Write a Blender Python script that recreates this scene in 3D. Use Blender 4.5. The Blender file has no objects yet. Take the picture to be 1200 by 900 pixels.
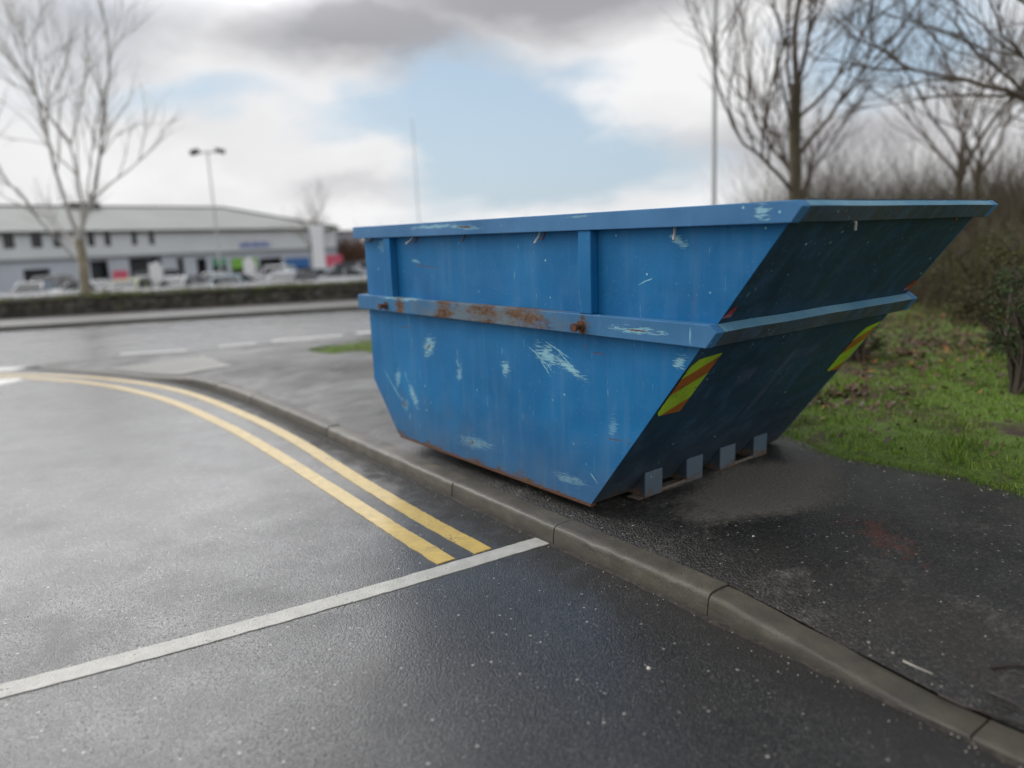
import bpy, math, random
from math import radians as rad, sin, cos, pi, sqrt, exp, atan2, hypot
from mathutils import Vector, Matrix, noise as mnoise, geometry

S = bpy.context.scene
COL = S.collection
rng = random.Random(7)

# ------------------------------------------------------------------ camera
cam_d = bpy.data.cameras.new('camera'); cam = bpy.data.objects.new('camera', cam_d); COL.objects.link(cam)
cr = Vector((0.99902442, -0.00815082, -0.0434025)); cu = Vector((0.04416122, 0.18438949, 0.98186063)); cf = Vector((0, 0.98281946, -0.18456955))
cam.matrix_world = Matrix(((cr.x, cu.x, -cf.x, 0), (cr.y, cu.y, -cf.y, 0), (cr.z, cu.z, -cf.z, 1.4322), (0, 0, 0, 1)))
cam_d.sensor_width = 36; cam_d.lens = 874.1 / 1200 * 36
cam_d.clip_start = 0.05; cam_d.clip_end = 3000
cam_d.dof.use_dof = True; cam_d.dof.focus_distance = 3.25; cam_d.dof.aperture_fstop = 0.82
S.camera = cam

# ------------------------------------------------------------------ colour management / sampling
S.view_settings.view_transform = 'Standard'; S.view_settings.look = 'None'
S.view_settings.exposure = 0.0; S.view_settings.gamma = 1.0
S.view_settings.use_curve_mapping = False
S.render.engine = 'CYCLES'
S.cycles.use_denoising = True
S.cycles.max_bounces = 6; S.cycles.transparent_max_bounces = 8
S.cycles.sample_clamp_indirect = 6

SUN_AZ, SUN_EL = -58.0, 32.0      # azimuth from +Y towards +X (negative is left), veiled by cloud

# ------------------------------------------------------------------ node helper
class NT:
    def __init__(s, tree):
        s.t = tree; s.n = tree.nodes; s.l = tree.links
    def node(s, typ, **kw):
        n = s.n.new(typ)
        for k, v in kw.items(): setattr(n, k, v)
        return n
    def put(s, sock, v):
        if isinstance(v, bpy.types.NodeSocket): s.l.new(v, sock)
        elif v is not None:
            if isinstance(v, (tuple, list)) and len(v) == 3 and sock.type == 'RGBA': v = (*v, 1)
            sock.default_value = v
    def m(s, op, a, b=None, c=None, clamp=False):
        n = s.node('ShaderNodeMath', operation=op, use_clamp=clamp)
        for i, v in enumerate((a, b, c)):
            if v is not None: s.put(n.inputs[i], v)
        return n.outputs[0]
    def vm(s, op, a, b=None, out=0):
        n = s.node('ShaderNodeVectorMath', operation=op)
        s.put(n.inputs[0], a)
        if b is not None:
            if op == 'SCALE': s.put(n.inputs['Scale'], b)
            else: s.put(n.inputs[1], b)
        return n.outputs[out]
    def mapr(s, v, a, b, c=0.0, d=1.0, smooth=False):
        n = s.node('ShaderNodeMapRange'); n.clamp = True
        if smooth: n.interpolation_type = 'SMOOTHSTEP'
        for i, q in enumerate((v, a, b, c, d)): s.put(n.inputs[i], q)
        return n.outputs[0]
    def mix(s, f, a, b, blend='MIX'):
        n = s.node('ShaderNodeMix', data_type='RGBA', blend_type=blend)
        s.put(n.inputs['Factor'], f); s.put(n.inputs['A'], a); s.put(n.inputs['B'], b)
        # colour sockets sit at fixed indices
        s.put(n.inputs[6], a); s.put(n.inputs[7], b); s.put(n.inputs[0], f)
        return n.outputs[2]
    def noise(s, vec, scale, detail=4, rough=.55, dist=0.0, col=False):
        n = s.node('ShaderNodeTexNoise'); s.put(n.inputs['Vector'], vec)
        s.put(n.inputs['Scale'], scale); s.put(n.inputs['Detail'], detail); s.put(n.inputs['Roughness'], rough); s.put(n.inputs['Distortion'], dist)
        return n.outputs[1 if col else 0]
    def vor(s, vec, scale, feature='F1', out='Distance', rand=1.0):
        n = s.node('ShaderNodeTexVoronoi', feature=feature); s.put(n.inputs['Vector'], vec); s.put(n.inputs['Scale'], scale)
        s.put(n.inputs['Randomness'], rand)
        return n.outputs[out]
    def mapping(s, vec, loc=(0, 0, 0), rot=(0, 0, 0), scale=(1, 1, 1)):
        n = s.node('ShaderNodeMapping'); s.put(n.inputs[0], vec)
        n.inputs[1].default_value = loc; n.inputs[2].default_value = rot; n.inputs[3].default_value = scale
        return n.outputs[0]
    def sep(s, v):
        n = s.node('ShaderNodeSeparateXYZ'); s.put(n.inputs[0], v); return n.outputs
    def comb(s, x, y, z=0.0):
        n = s.node('ShaderNodeCombineXYZ')
        for i, v in enumerate((x, y, z)): s.put(n.inputs[i], v)
        return n.outputs[0]
    def bump(s, h, strength=1.0, dist=.01, normal=None):
        n = s.node('ShaderNodeBump'); s.put(n.inputs['Height'], h); n.inputs['Strength'].default_value = strength
        n.inputs['Distance'].default_value = dist
        if normal is not None: s.put(n.inputs['Normal'], normal)
        return n.outputs[0]
    def objc(s):
        return s.node('ShaderNodeTexCoord').outputs['Object']
    def pos(s):
        return s.node('ShaderNodeNewGeometry').outputs['Position']
    def blob(s, x, y, cx, cy, rx, ry, ang=0.0):
        """soft 1..0 falloff of an ellipse"""
        dx = s.m('SUBTRACT', x, cx); dy = s.m('SUBTRACT', y, cy)
        c, q = cos(ang), sin(ang)
        a = s.m('DIVIDE', s.m('ADD', s.m('MULTIPLY', dx, c), s.m('MULTIPLY', dy, q)), rx)
        b = s.m('DIVIDE', s.m('SUBTRACT', s.m('MULTIPLY', dy, c), s.m('MULTIPLY', dx, q)), ry)
        r = s.m('SQRT', s.m('ADD', s.m('MULTIPLY', a, a), s.m('MULTIPLY', b, b)))
        return s.m('SUBTRACT', 1.0, r, clamp=True)

def mat(name):
    m = bpy.data.materials.new(name); m.use_nodes = True
    t = NT(m.node_tree); b = t.n['Principled BSDF']
    return m, t, b
def setb(t, b, **kw):
    names = dict(color='Base Color', rough='Roughness', metal='Metallic', normal='Normal', coat='Coat Weight', coat_rough='Coat Roughness',
                 coat_normal='Coat Normal', spec='Specular IOR Level', alpha='Alpha', sheen='Sheen Weight', sss='Subsurface Weight', ior='IOR')
    for k, v in kw.items(): t.put(b.inputs[names[k]], v)

# ------------------------------------------------------------------ sky
W = bpy.data.worlds.new('World'); S.world = W; W.use_nodes = True
t = NT(W.node_tree); bg = t.n['Background']
sky = t.node('ShaderNodeTexSky'); sky.sky_type = 'NISHITA'; sky.sun_disc = False
sky.sun_elevation = rad(SUN_EL); sky.sun_rotation = rad(SUN_AZ); sky.air_density = 1.2; sky.dust_density = 1.5; sky.altitude = 50
gen = t.node('ShaderNodeTexCoord').outputs['Generated']
d = t.vm('NORMALIZE', gen)
sx, sy, sz = t.sep(d)[:3]
az = t.m('MULTIPLY', t.m('ARCTAN2', sx, sy), 57.2958)
el = t.m('MULTIPLY', t.m('ARCSINE', sz), 57.2958)
flat = t.comb(sx, sy, t.m('MULTIPLY', sz, 2.2))
warp = t.noise(flat, 3.2, 5, .6, col=True)
wv = t.vm('SCALE', t.vm('SUBTRACT', warp, (0.5, 0.5, 0.5)), .22)
fl2 = t.vm('ADD', flat, wv)
n1 = t.noise(fl2, 2.6, 6, .5)
n2 = t.noise(t.vm('ADD', fl2, (3.1, 1.7, .4)), 3.8, 5, .48)
wz = t.sep(wv)
azw = t.m('ADD', az, t.m('MULTIPLY', wz[0], 75.0)); elw = t.m('ADD', el, t.m('MULTIPLY', wz[2], 40.0))
def B(cx, cy, rx, ry, ang=0): return t.mapr(t.blob(azw, elw, cx, cy, rx, ry, rad(ang)), 0, .9, 0, 1, True)
# where blue shows
blue = None
for args, k in (((-21, 10.2, 10, 2.3, -4), .75), ((-9, 8.8, 12, 2.8), .95), ((0, 8.4, 16, 7.5, 6), 1.5), ((5, 5.0, 16, 4.6), 1.25), ((25, 11.8, 11, 6, 10), .95), ((60, 12, 20, 10), .6), ((-75, 10, 20, 6), .5), ((100, 35, 50, 14), .6), ((180, 30, 40, 14), .5)):
    v = t.m('MULTIPLY', B(*args), k); blue = v if blue is None else t.m('MAXIMUM', blue, v)
white = t.m('MAXIMUM', B(12, 10.5, 8, 6.5, 20), B(-17, 5.2, 19, 3.4, 0))
cloud = t.mapr(t.m('ADD', t.m('SUBTRACT', t.m('ADD', .62, t.m('MULTIPLY', t.m('SUBTRACT', n1, .5), 2.2)), blue), t.m('MULTIPLY', white, .7)), -.42, .62, 0.06, 1, True)
grey = None
for args, k in (((-8, 14.0, 20, 5.0, -4), 1.05), ((3, 16.5, 22, 4.6), .95), ((-27, 16.0, 16, 5.0), .7), ((-9.5, 4.8, 7, 1.5, 6), .35), ((25, 15.8, 10, 3.0), .5), ((24, 5.5, 20, 4.4), .55)):
    v = t.m('MULTIPLY', B(*args), k); grey = v if grey is None else t.m('MAXIMUM', grey, v)
# heavy cloud overhead to the right; thin bright cloud veils the sun up to the left
leftm = t.mapr(t.m('ADD', az, t.m('MULTIPLY', t.m('SUBTRACT', n2, .5), 16.0)), 2, -26, 0, 1, True)
leftm = t.m('MULTIPLY', leftm, t.mapr(az, -120, -85, 0, 1, True)); leftg = t.mapr(az, -62, -26, .5, 1, True)
hi = t.mapr(el, 14, 24, 0, 1, True)
bright = t.m('MULTIPLY', t.m('MULTIPLY', leftm, leftg), t.m('MULTIPLY', hi, t.mapr(el, 40, 23, .16, 1)))
over = t.m('MULTIPLY', t.m('MULTIPLY', t.mapr(az, -14, 4, 0, 1, True), t.mapr(az, 105, 70, 0, 1, True)), t.mapr(el, 15, 26, 0, .95, True))
frontm = t.m('MULTIPLY', t.mapr(az, -90, -70, 0, 1, True), t.mapr(az, 105, 85, 0, 1, True))
sunv = Vector((sin(rad(SUN_AZ)) * cos(rad(SUN_EL)), cos(rad(SUN_AZ)) * cos(rad(SUN_EL)), sin(rad(SUN_EL))))
dot = t.vm('DOT_PRODUCT', d, tuple(sunv), out=1)
glow = t.m('POWER', t.m('MAXIMUM', dot, 0.0), 9.0)
g = t.m('ADD', t.m('ADD', grey, over), t.m('ADD', .08, t.m('MULTIPLY', t.m('SUBTRACT', n2, .5), 1.1)), clamp=True)
ccol = t.mix(g, (0.93, 0.93, 0.935), (0.40, 0.40, 0.425))
ccol = t.vm('SCALE', ccol, t.mapr(over, 0, .9, 1, .62))
ccol = t.vm('SCALE', ccol, t.m('ADD', t.mapr(frontm, 0, 1, 1.05, 1.0), t.m('ADD', t.m('MULTIPLY', bright, 4.0), t.m('MULTIPLY', t.m('MULTIPLY', glow, hi), 2.5))))
skc = t.vm('SCALE', sky.outputs[0], .115)
skc = t.mix(.75, skc, (.48, .63, .79))
fin = t.mix(cloud, skc, ccol)
t.put(bg.inputs['Color'], t.vm('SCALE', fin, 10.0))
bg.inputs['Strength'].default_value = 0.10

sd = bpy.data.lights.new('sun', 'SUN'); sd.energy = .75; sd.angle = rad(14); sd.color = (1, .95, .88)
so = bpy.data.objects.new('sun', sd); COL.objects.link(so)
so.rotation_euler = (-sunv).to_track_quat('-Z', 'Y').to_euler(); so.location = (0, 0, 30)

# ------------------------------------------------------------------ object helpers
def mesh(name, verts, faces, m=None, parent=None, smooth=False, mats=None, midx=None, local=False):
    me = bpy.data.meshes.new(name)
    me.from_pydata([tuple(v) for v in verts], [], faces)
    me.update()
    if m: me.materials.append(m)
    if mats:
        for q in mats: me.materials.append(q)
    if midx: me.polygons.foreach_set('material_index', midx)
    if smooth: me.polygons.foreach_set('use_smooth', [True] * len(me.polygons))
    o = bpy.data.objects.new(name, me); COL.objects.link(o)
    if parent: o.parent = parent
    return o
def recalc(o):
    import bmesh
    bm = bmesh.new(); bm.from_mesh(o.data); bmesh.ops.recalc_face_normals(bm, faces=bm.faces); bm.to_mesh(o.data); bm.free(); return o
def bevel(o, w=.004, seg=2):
    md = o.modifiers.new('bevel', 'BEVEL'); md.width = w; md.segments = seg; md.limit_method = 'ANGLE'; md.angle_limit = rad(35); return o
def empty(name, loc=(0, 0, 0), rotz=0):
    o = bpy.data.objects.new(name, None); COL.objects.link(o); o.location = loc; o.rotation_euler = (0, 0, rotz); o.empty_display_size = .2; return o
def tag(o, label=None, cat=None, group=None, kind=None):
    if label: o['label'] = label
    if cat: o['category'] = cat
    if group: o['group'] = group
    if kind: o['kind'] = kind
    return o
class MB:
    def __init__(s): s.v = []; s.f = []
    def add(s, vs, fs):
        k = len(s.v); s.v += [tuple(v) for v in vs]; s.f += [tuple(i + k for i in f) for f in fs]
    def box(s, x0, x1, y0, y1, z0, z1):
        s.add([(x0, y0, z0), (x1, y0, z0), (x1, y1, z0), (x0, y1, z0), (x0, y0, z1), (x1, y0, z1), (x1, y1, z1), (x0, y1, z1)],
              [(0, 3, 2, 1), (4, 5, 6, 7), (0, 1, 5, 4), (1, 2, 6, 5), (2, 3, 7, 6), (3, 0, 4, 7)])
    def prism(s, poly, f0, f1):
        """poly: list of 2D points; f0/f1: functions 2D->3D for both caps"""
        n = len(poly)
        s.add([f0(*p) for p in poly] + [f1(*p) for p in poly],
              [tuple(range(n))[::-1], tuple(range(n, 2 * n))] + [(i, (i + 1) % n, n + (i + 1) % n, n + i) for i in range(n)])
    def tube(s, pts, rad_, sides=8, cap=True):
        pts = [Vector(p) for p in pts]; n = len(pts)
        if not isinstance(rad_, (list, tuple)): rad_ = [rad_] * n
        k = len(s.v); a = None
        for i, p in enumerate(pts):
            dd = (pts[min(i + 1, n - 1)] - pts[max(i - 1, 0)])
            if dd.length < 1e-9: dd = Vector((0, 0, 1))
            dd.normalize()
            if a is None: a = dd.orthogonal().normalized()
            else:
                a = a - dd * a.dot(dd)
                a = a.normalized() if a.length > 1e-6 else dd.orthogonal().normalized()
            b = dd.cross(a)
            for j in range(sides):
                th = 2 * pi * j / sides; q = p + (a * cos(th) + b * sin(th)) * rad_[i]; s.v.append((q.x, q.y, q.z))
        for i in range(n - 1):
            for j in range(sides):
                s.f.append((k + i * sides + j, k + i * sides + (j + 1) % sides, k + (i + 1) * sides + (j + 1) % sides, k + (i + 1) * sides + j))
        if cap:
            s.f.append(tuple(k + j for j in range(sides))[::-1]); s.f.append(tuple(k + (n - 1) * sides + j for j in range(sides)))
    def build(s, name, m, parent=None, smooth=False):
        return mesh(name, s.v, s.f, m, parent, smooth)
def sm(a, b, x):
    q = max(0, min(1, (x - a) / (b - a))); return q * q * (3 - 2 * q)
def catmull(P, per=8):
    P = [Vector((p[0], p[1], 0)) for p in P]; out = []
    Q = [P[0] * 2 - P[1]] + P + [P[-1] * 2 - P[-2]]
    for i in range(1, len(Q) - 2):
        a, b, c, d_ = Q[i - 1:i + 3]
        for k in range(per):
            u = k / per
            out.append(.5 * ((2 * b) + (c - a) * u + (2 * a - 5 * b + 4 * c - d_) * u * u + (3 * b - a - 3 * c + d_) * u ** 3))
    out.append(P[-1]); return out
def resample(P, step):
    out = [P[0].copy()]; acc = 0
    for a, b in zip(P, P[1:]):
        L = (b - a).length
        while acc + L >= step:
            u = (step - acc) / L; a = a.lerp(b, u); out.append(a.copy()); L = (b - a).length; acc = 0
        acc += L
    return out
def tangents(P):
    return [((P[min(i + 1, len(P) - 1)] - P[max(i - 1, 0)]).normalized()) for i in range(len(P))]

# ------------------------------------------------------------------ plan of the ground
KD = Vector((-.5830, .8125, 0)); KP = Vector((.7022, 2.6244, 0))       # straight kerb: direction and a joint
kerb_ctrl = [KP - KD * 7.32, KP - KD * 3.66, KP, KP + KD * 2.745, (-1.96, 6.33), (-2.62, 7.22), (-3.26, 7.98), (-3.85, 8.57), (-4.5, 9.07), (-5.2, 9.55), (-5.85, 9.93), (-6.42, 10.28),
             (-6.72, 10.53), (-6.70, 10.78), (-6.3, 10.98), (-5.84, 11.16), (-4.62, 11.55), (-3.43, 12.0), (-2.38, 12.38), (2, 14.6), (10, 20.5), (30, 39)]
kerb_line = catmull(kerb_ctrl, 12)
KL = resample(kerb_line, .06)
def kdist(x, y):
    best = 1e9
    for i in range(0, len(KL), 3):
        q = KL[i]; dd = (q.x - x) ** 2 + (q.y - y) ** 2
        if dd < best: best = dd
    return sqrt(best)
def drop(x, y):
    """1 where the kerb has its full upstand, near 0 at the dropped crossing"""
    tt = -x * .6 + y * .8
    return 1 - .86 * sm(8.6, 10.1, tt)
def drop_near(x, y):
    '''the kerb is lowered again where it comes towards the camera'''
    s_ = (x - KP.x) * KD.x + (y - KP.y) * KD.y
    return .14 + .86 * max(0, min(1, (s_ + .80) / .74))
def zf(x, y, dk=None):
    if dk is None: dk = kdist(x, y)
    return (.086 * drop_near(x, y) + .066 * (1 - exp(-max(0, dk - .12) / .28))) * drop(x, y) + .004

# ------------------------------------------------------------------ ground materials
def tarmac(name, base, stone, wet_lo, wet_hi, dry=False, chips=.03, scale=135):
    m, t, b = mat(name); p = t.pos()
    big = t.noise(p, .55, 4, .6); mid = t.noise(p, 3.1, 5, .6, .5); fine = t.noise(p, 60, 3, .7)
    vd = t.vor(p, scale); vc = t.vor(p, scale, out='Color'); vs = t.sep(vc)
    vd2 = t.vor(p, scale * .45); vs2 = t.sep(t.vor(p, scale * .45, out='Color'))
    st = t.mapr(vs[0], .5, .95, 0, 1)
    col = t.mix(t.m('MULTIPLY', st, .7), base, stone)
    col = t.mix(t.mapr(fine, .35, .7), t.vm('SCALE', col, .55), col)
    ch = t.m('MULTIPLY', t.mapr(vs2[1], 1 - chips, 1 - chips * .6), t.mapr(vd2, .45, .2))
    col = t.mix(ch, col, (.36, .34, .31))
    ch2 = t.m('MULTIPLY', t.mapr(vs[1], .985, .99), t.mapr(vd, .5, .25))
    col = t.mix(ch2, col, (.28, .27, .25))
    col = t.vm('SCALE', col, t.mapr(mid, .25, .75, .6, 1.4))
    col = t.mix(t.m('MULTIPLY', t.mapr(t.noise(p, 1.3, 5, .65, .8), .55, .68), .45), col, (.034, .026, .019))
    wet = t.mapr(t.m('ADD', t.m('MULTIPLY', big, .65), t.m('MULTIPLY', mid, .35)), .36, .60)      # 1 = wetter
    return m, t, b, dict(p=p, big=big, mid=mid, fine=fine, vd=vd, vd2=vd2, vs=vs, vs2=vs2, col=col, wet=wet)

m_road, t, b, K = tarmac('road asphalt', (.014, .014, .015), (.075, .072, .068), 0, 1, chips=.025)
film = K['wet']
rough = t.mapr(film, 0, 1, .52, .30); rough = t.m('ADD', rough, t.m('MULTIPLY', t.m('SUBTRACT', K['fine'], .5), .25))
pit = t.mapr(t.noise(K['p'], 75, 3, .65), .60, .66); pit = t.m('MULTIPLY', pit, t.mapr(K['mid'], .35, .6))
hf = t.vor(K['p'], 260)
h = t.m('ADD', t.m('MULTIPLY', t.mapr(K['vd'], .0, .6, 1, 0), .9), t.m('ADD', t.m('MULTIPLY', t.mapr(hf, 0, .7, 1, 0), .7), t.m('MULTIPLY', t.mapr(K['vd2'], 0, .7, 1, 0), .35)))
h = t.m('SUBTRACT', h, t.m('MULTIPLY', pit, 1.2))
nb = t.bump(h, .8, .0035); nc = t.bump(h, .30, .0016)
gut = t.node('ShaderNodeAttribute'); gut.attribute_name = 'gutter'; gut = gut.outputs['Fac']
gut = t.mapr(t.m('ADD', gut, t.m('MULTIPLY', t.m('SUBTRACT', t.noise(K['p'], 9, 5, .7), .5), 1.1)), .30, .62)
ccr = t.mix(t.m('MAXIMUM', t.m('MULTIPLY', gut, .8), pit), K['col'], (.010, .009, .008))
setb(t, b, color=ccr, rough=t.m('ADD', rough, t.m('MULTIPLY', gut, .25)), normal=nb, coat=t.m('MULTIPLY', t.mapr(film, 0, 1, .55, 1.0), t.m('MULTIPLY', t.mapr(gut, 0, 1, 1, .12), t.mapr(pit, 0, 1, 1, .1))), coat_rough=t.mapr(film, 0, 1, .24, .09), coat_normal=nc)
b.inputs['Coat IOR'].default_value = 1.5

m_foot, t, b, K = tarmac('footway asphalt', (.015, .0145, .014), (.085, .08, .072), 0, 1, scale=150)
p = K['p']; px_, py_, pz_ = t.sep(p)[:3]
# dry lighter patch that the rain never reached, under the overhanging end of the skip
nn = t.m('ADD', t.m('MULTIPLY', t.m('SUBTRACT', t.noise(p, 4, 4, .6), .5), .8), t.m('MULTIPLY', t.m('SUBTRACT', t.noise(p, 30, 5, .8), .5), .7))
dryb = t.mapr(t.m('ADD', t.blob(px_, py_, 1.26, 3.66, .66, .40, rad(38)), nn), .06, .40)
rust = t.m('MULTIPLY', t.mapr(t.m('ADD', t.blob(px_, py_, 1.55, 3.02, .22, .5, rad(10)), t.m('MULTIPLY', t.m('SUBTRACT', t.noise(p, 18, 3, .6), .5), 2.0)), .55, 1.0), .5)
col = t.mix(t.m('MULTIPLY', dryb, .85), K['col'], t.mix(K['fine'], (.085, .078, .07), (.25, .23, .20)))
col = t.mix(rust, col, (.13, .03, .012))
h = t.m('ADD', t.m('MULTIPLY', t.mapr(K['vd'], .0, .7, 1, 0), .8), t.m('ADD', t.m('MULTIPLY', t.mapr(K['vd2'], 0, .7, 1, 0), .8), t.m('MULTIPLY', K['fine'], .8)))
setb(t, b, color=col, rough=t.m('ADD', t.mapr(K['wet'], 0, 1, .62, .42), t.m('MULTIPLY', dryb, .3)), normal=t.bump(h, .9, .004),
     coat=t.m('MULTIPLY', t.mapr(K['wet'], 0, 1, .1, .5), t.m('SUBTRACT', 1.0, dryb)), coat_rough=.28, coat_normal=t.bump(h, .5, .003))

def paint_mat(name, c, worn=.5, ct=.8):
    m, t, b = mat(name); p = t.pos()
    n = t.noise(p, 55, 4, .7); big = t.noise(p, 3.5, 4, .6); vd = t.vor(p, 135)
    wear = t.mapr(t.m('ADD', t.m('MULTIPLY', n, .8), t.m('MULTIPLY', big, .6)), .90 - .12 * worn, .97 - .12 * worn)
    c2 = t.mix(t.mapr(t.noise(p, 14, 4, .6), .3, .75), t.vm('SCALE', (*c,)[:3] and t.comb(*c), .72), t.comb(*c))
    setb(t, b, color=t.mix(t.m('MULTIPLY', wear, .85), c2, (.05, .048, .045)), rough=.5, coat=ct, coat_rough=.22,
         normal=t.bump(t.m('ADD', t.mapr(vd, 0, .7, 1, 0), n), .5, .0025))
    return m
m_yel = paint_mat('yellow road paint', (.66, .45, .09), .75)
m_whi = paint_mat('white road paint', (.50, .49, .45), .9, .15)

m_whi2 = paint_mat('fresher white road paint', (.78, .77, .73), .3, .8)

def concrete(name, c, moss=.3):
    m, t, b = mat(name); p = t.pos(); z = t.sep(p)[2]
    n = t.noise(p, 9, 6, .65); f = t.noise(p, 120, 3, .7); s = t.noise(t.mapping(p, scale=(6, 6, 22)), 1, 5, .6)
    isl = t.node('ShaderNodeNewGeometry').outputs['Random Per Island']
    cc = t.mix(t.mapr(n, .3, .72), t.comb(*[q * .45 for q in c]), t.comb(*c))
    cc = t.vm('SCALE', cc, t.mapr(isl, 0, 1, .6, 1.1))
    cc = t.mix(t.m('MULTIPLY', t.mapr(s, .42, .68), .75), cc, (.045, .04, .033))
    cc = t.mix(t.m('MULTIPLY', t.mapr(t.noise(p, 2.3, 6, .7, 1.2), .5, .62), .5), cc, (.055, .05, .042))
    cc = t.mix(t.m('MULTIPLY', t.mapr(t.noise(p, 5, 5, .7), .52, .7), moss), cc, (.065, .065, .022))
    cc = t.mix(t.m('MULTIPLY', t.mapr(f, .52, .68), .55), cc, (.025, .023, .02))
    cc = t.mix(t.m('MULTIPLY', t.mapr(z, .05, .0), .55), cc, (.03, .028, .02))
    setb(t, b, color=cc, rough=.6, coat=.25, coat_rough=.3, normal=t.bump(t.m('ADD', t.m('ADD', f, t.m('MULTIPLY', t.noise(p, 320, 2, .7), .6)), t.m('MULTIPLY', n, 1.5)), .9, .0035))
    return m
m_kerb = concrete('kerb concrete', (.165, .145, .11), .5)

m_soil, t, b = mat('soil and moss'); p = t.pos()
n = t.noise(p, 2.2, 5, .6); f = t.noise(p, 40, 4, .7); q = t.noise(p, 7, 4, .6)
cc = t.mix(t.mapr(f, .35, .65), (.05, .095, .012), (.14, .22, .026))
cc = t.mix(t.mapr(n, .50, .62), cc, t.mix(t.mapr(q, .4, .6), (.045, .03, .018), (.075, .05, .03)))
setb(t, b, color=cc, rough=.9, normal=t.bump(t.m('ADD', f, q), 1, .02))

m_far, t, b = mat('far ground'); p = t.pos()
setb(t, b, color=t.mix(t.mapr(t.noise(p, .2, 4, .6), .4, .6), (.05, .06, .022), (.08, .085, .035)), rough=.95)
m_park, t, b = mat('car park asphalt'); p = t.pos()
setb(t, b, color=t.mix(t.noise(p, .8, 4, .6), (.05, .05, .052), (.09, .09, .09)), rough=.35)
m_gap, t, b = mat('dark joint'); setb(t, b, color=(.012, .011, .01), rough=.9)

# ------------------------------------------------------------------ ground sheets
def struct(o): return tag(o, kind='structure')
# base terrain reaches the horizon; beyond the stone wall it drops about a metre to the car park
def wall_y(x): return 21.0 + .205 * (x + 6.5)
xs = [-900, -300, -120, -70, -45, -30, -20, -12, -6, 0, 6, 12, 20, 35, 60, 120, 300, 900]
offs = [-500, -120, -40, -12, 0.05, .35, 4, 20, 60, 160, 500, 1500]
vs, fs = [], []
for x in xs:
    for k, o_ in enumerate(offs):
        xx = max(-60, min(60, x)); y = wall_y(xx) + o_
        z = -.06 if o_ < .2 else -1.08
        vs.append((x, y, z))
nO = len(offs)
for i in range(len(xs) - 1):
    for k in range(nO - 1):
        fs.append((i * nO + k, (i + 1) * nO + k, (i + 1) * nO + k + 1, i * nO + k + 1))
struct(mesh('ground', vs, fs, m_far))
struct(mesh('car_park', [(-75, wall_y(-75) + .6, -1.03), (22, wall_y(22) + .6, -1.03), (22, 110, -1.03), (-75, 110, -1.03)], [(0, 1, 2, 3)], m_park))

# road surface: one slightly undulating sheet below the footway
def grid_sheet(name, x0, x1, y0, y1, st, zfun, m):
    nx = int((x1 - x0) / st) + 1; ny = int((y1 - y0) / st) + 1
    v = [(x0 + i * st, y0 + j * st, zfun(x0 + i * st, y0 + j * st)) for j in range(ny) for i in range(nx)]
    f = [(j * nx + i, j * nx + i + 1, (j + 1) * nx + i + 1, (j + 1) * nx + i) for j in range(ny - 1) for i in range(nx - 1)]
    return mesh(name, v, f, m, smooth=True)
far_kerb = [(-40, 11.0), (-25, 14.0), (-11.5, 16.9), (-8, 17.6), (-3.7, 18.45), (5, 20.4), (20, 25), (40, 40)]
m_hw = m_road
gx_ = [-40, -30, -20, -14, -10, -8.5] + [-8 + .16 * i for i in range(70)] + [3.6, 5, 8, 12, 20, 32]
gy_ = [-6, -3, -1] + [0 + .16 * i for i in range(75)] + [12.5, 14, 17, 20, 26, 32, 40]
nx_ = len(gx_); rv = [(x, y, 0.0) for y in gy_ for x in gx_]
ro = mesh('road', rv, [(j * nx_ + i, j * nx_ + i + 1, (j + 1) * nx_ + i + 1, (j + 1) * nx_ + i) for j in range(len(gy_) - 1) for i in range(nx_ - 1)], m_hw, smooth=True)
ga = ro.data.attributes.new('gutter', 'FLOAT', 'POINT'); ga.data.foreach_set('value', [exp(-kdist(x, y) / .22) if -9 < x < 4 and y < 13 else 0.0 for (x, y, z) in rv])
struct(ro)

# kerb stones with rounded nose, small gaps, dropped at the crossing
prof = [(0, -.05), (.003, 0), (.006, .030), (.010, .062), (.0125, .072), (.018, .0805), (.0265, .086), (.040, .0885), (.07, .090), (.124, .0905), (.125, .088), (.125, -.05)]
kb = MB(); gapm = MB()
fine_line = resample(kerb_line, .03)
tan_f = tangents(fine_line)
# arc length offset so a joint falls on KP
i0 = min(range(len(fine_line)), key=lambda i: (fine_line[i] - KP).length)
stone_n = round(.915 / .03)
start = i0 % stone_n
for s0 in range(start, len(fine_line) - 2, stone_n):
    s1 = min(s0 + stone_n, len(fine_line) - 1)
    r_ = random.Random(s0); jz = r_.uniform(-.003, .004); jd = r_.uniform(-.004, .003)
    idx = list(range(s0, s1 + 1, 1))
    if idx[-1] != s1: idx.append(s1)
    k = len(kb.v); rings = []
    for a, i in enumerate(idx):
        P = fine_line[i]; T = tan_f[i]; N = Vector((T.y, -T.x, 0))
        e = .0035 if a == 0 else (-.0035 if a == len(idx) - 1 else 0)
        dr = drop(P.x, P.y) * drop_near(P.x, P.y)
        for (dx, dz) in prof:
            zz = dz * (dr if dz > 0 else 1) + jz
            wob = mnoise.noise((P.x * 9, P.y * 9, dx * 30)) * .0022 + max(0, mnoise.noise((P.x * 21, P.y * 21, 4)) - .25) * (-.013 if .01 < dx < .03 and dz > .05 else 0)
            q = P + T * e + N * (dx + jd + wob); kb.v.append((q.x, q.y, zz + wob + (.004 if dz > 0 else 0)))
    n = len(prof)
    for a in range(len(idx) - 1):
        for j in range(n - 1):
            kb.f.append((k + a * n + j, k + a * n + j + 1, k + (a + 1) * n + j + 1, k + (a + 1) * n + j))
    kb.f.append(tuple(k + j for j in range(n))[::-1]); kb.f.append(tuple(k + (len(idx) - 1) * n + j for j in range(n)))
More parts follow.
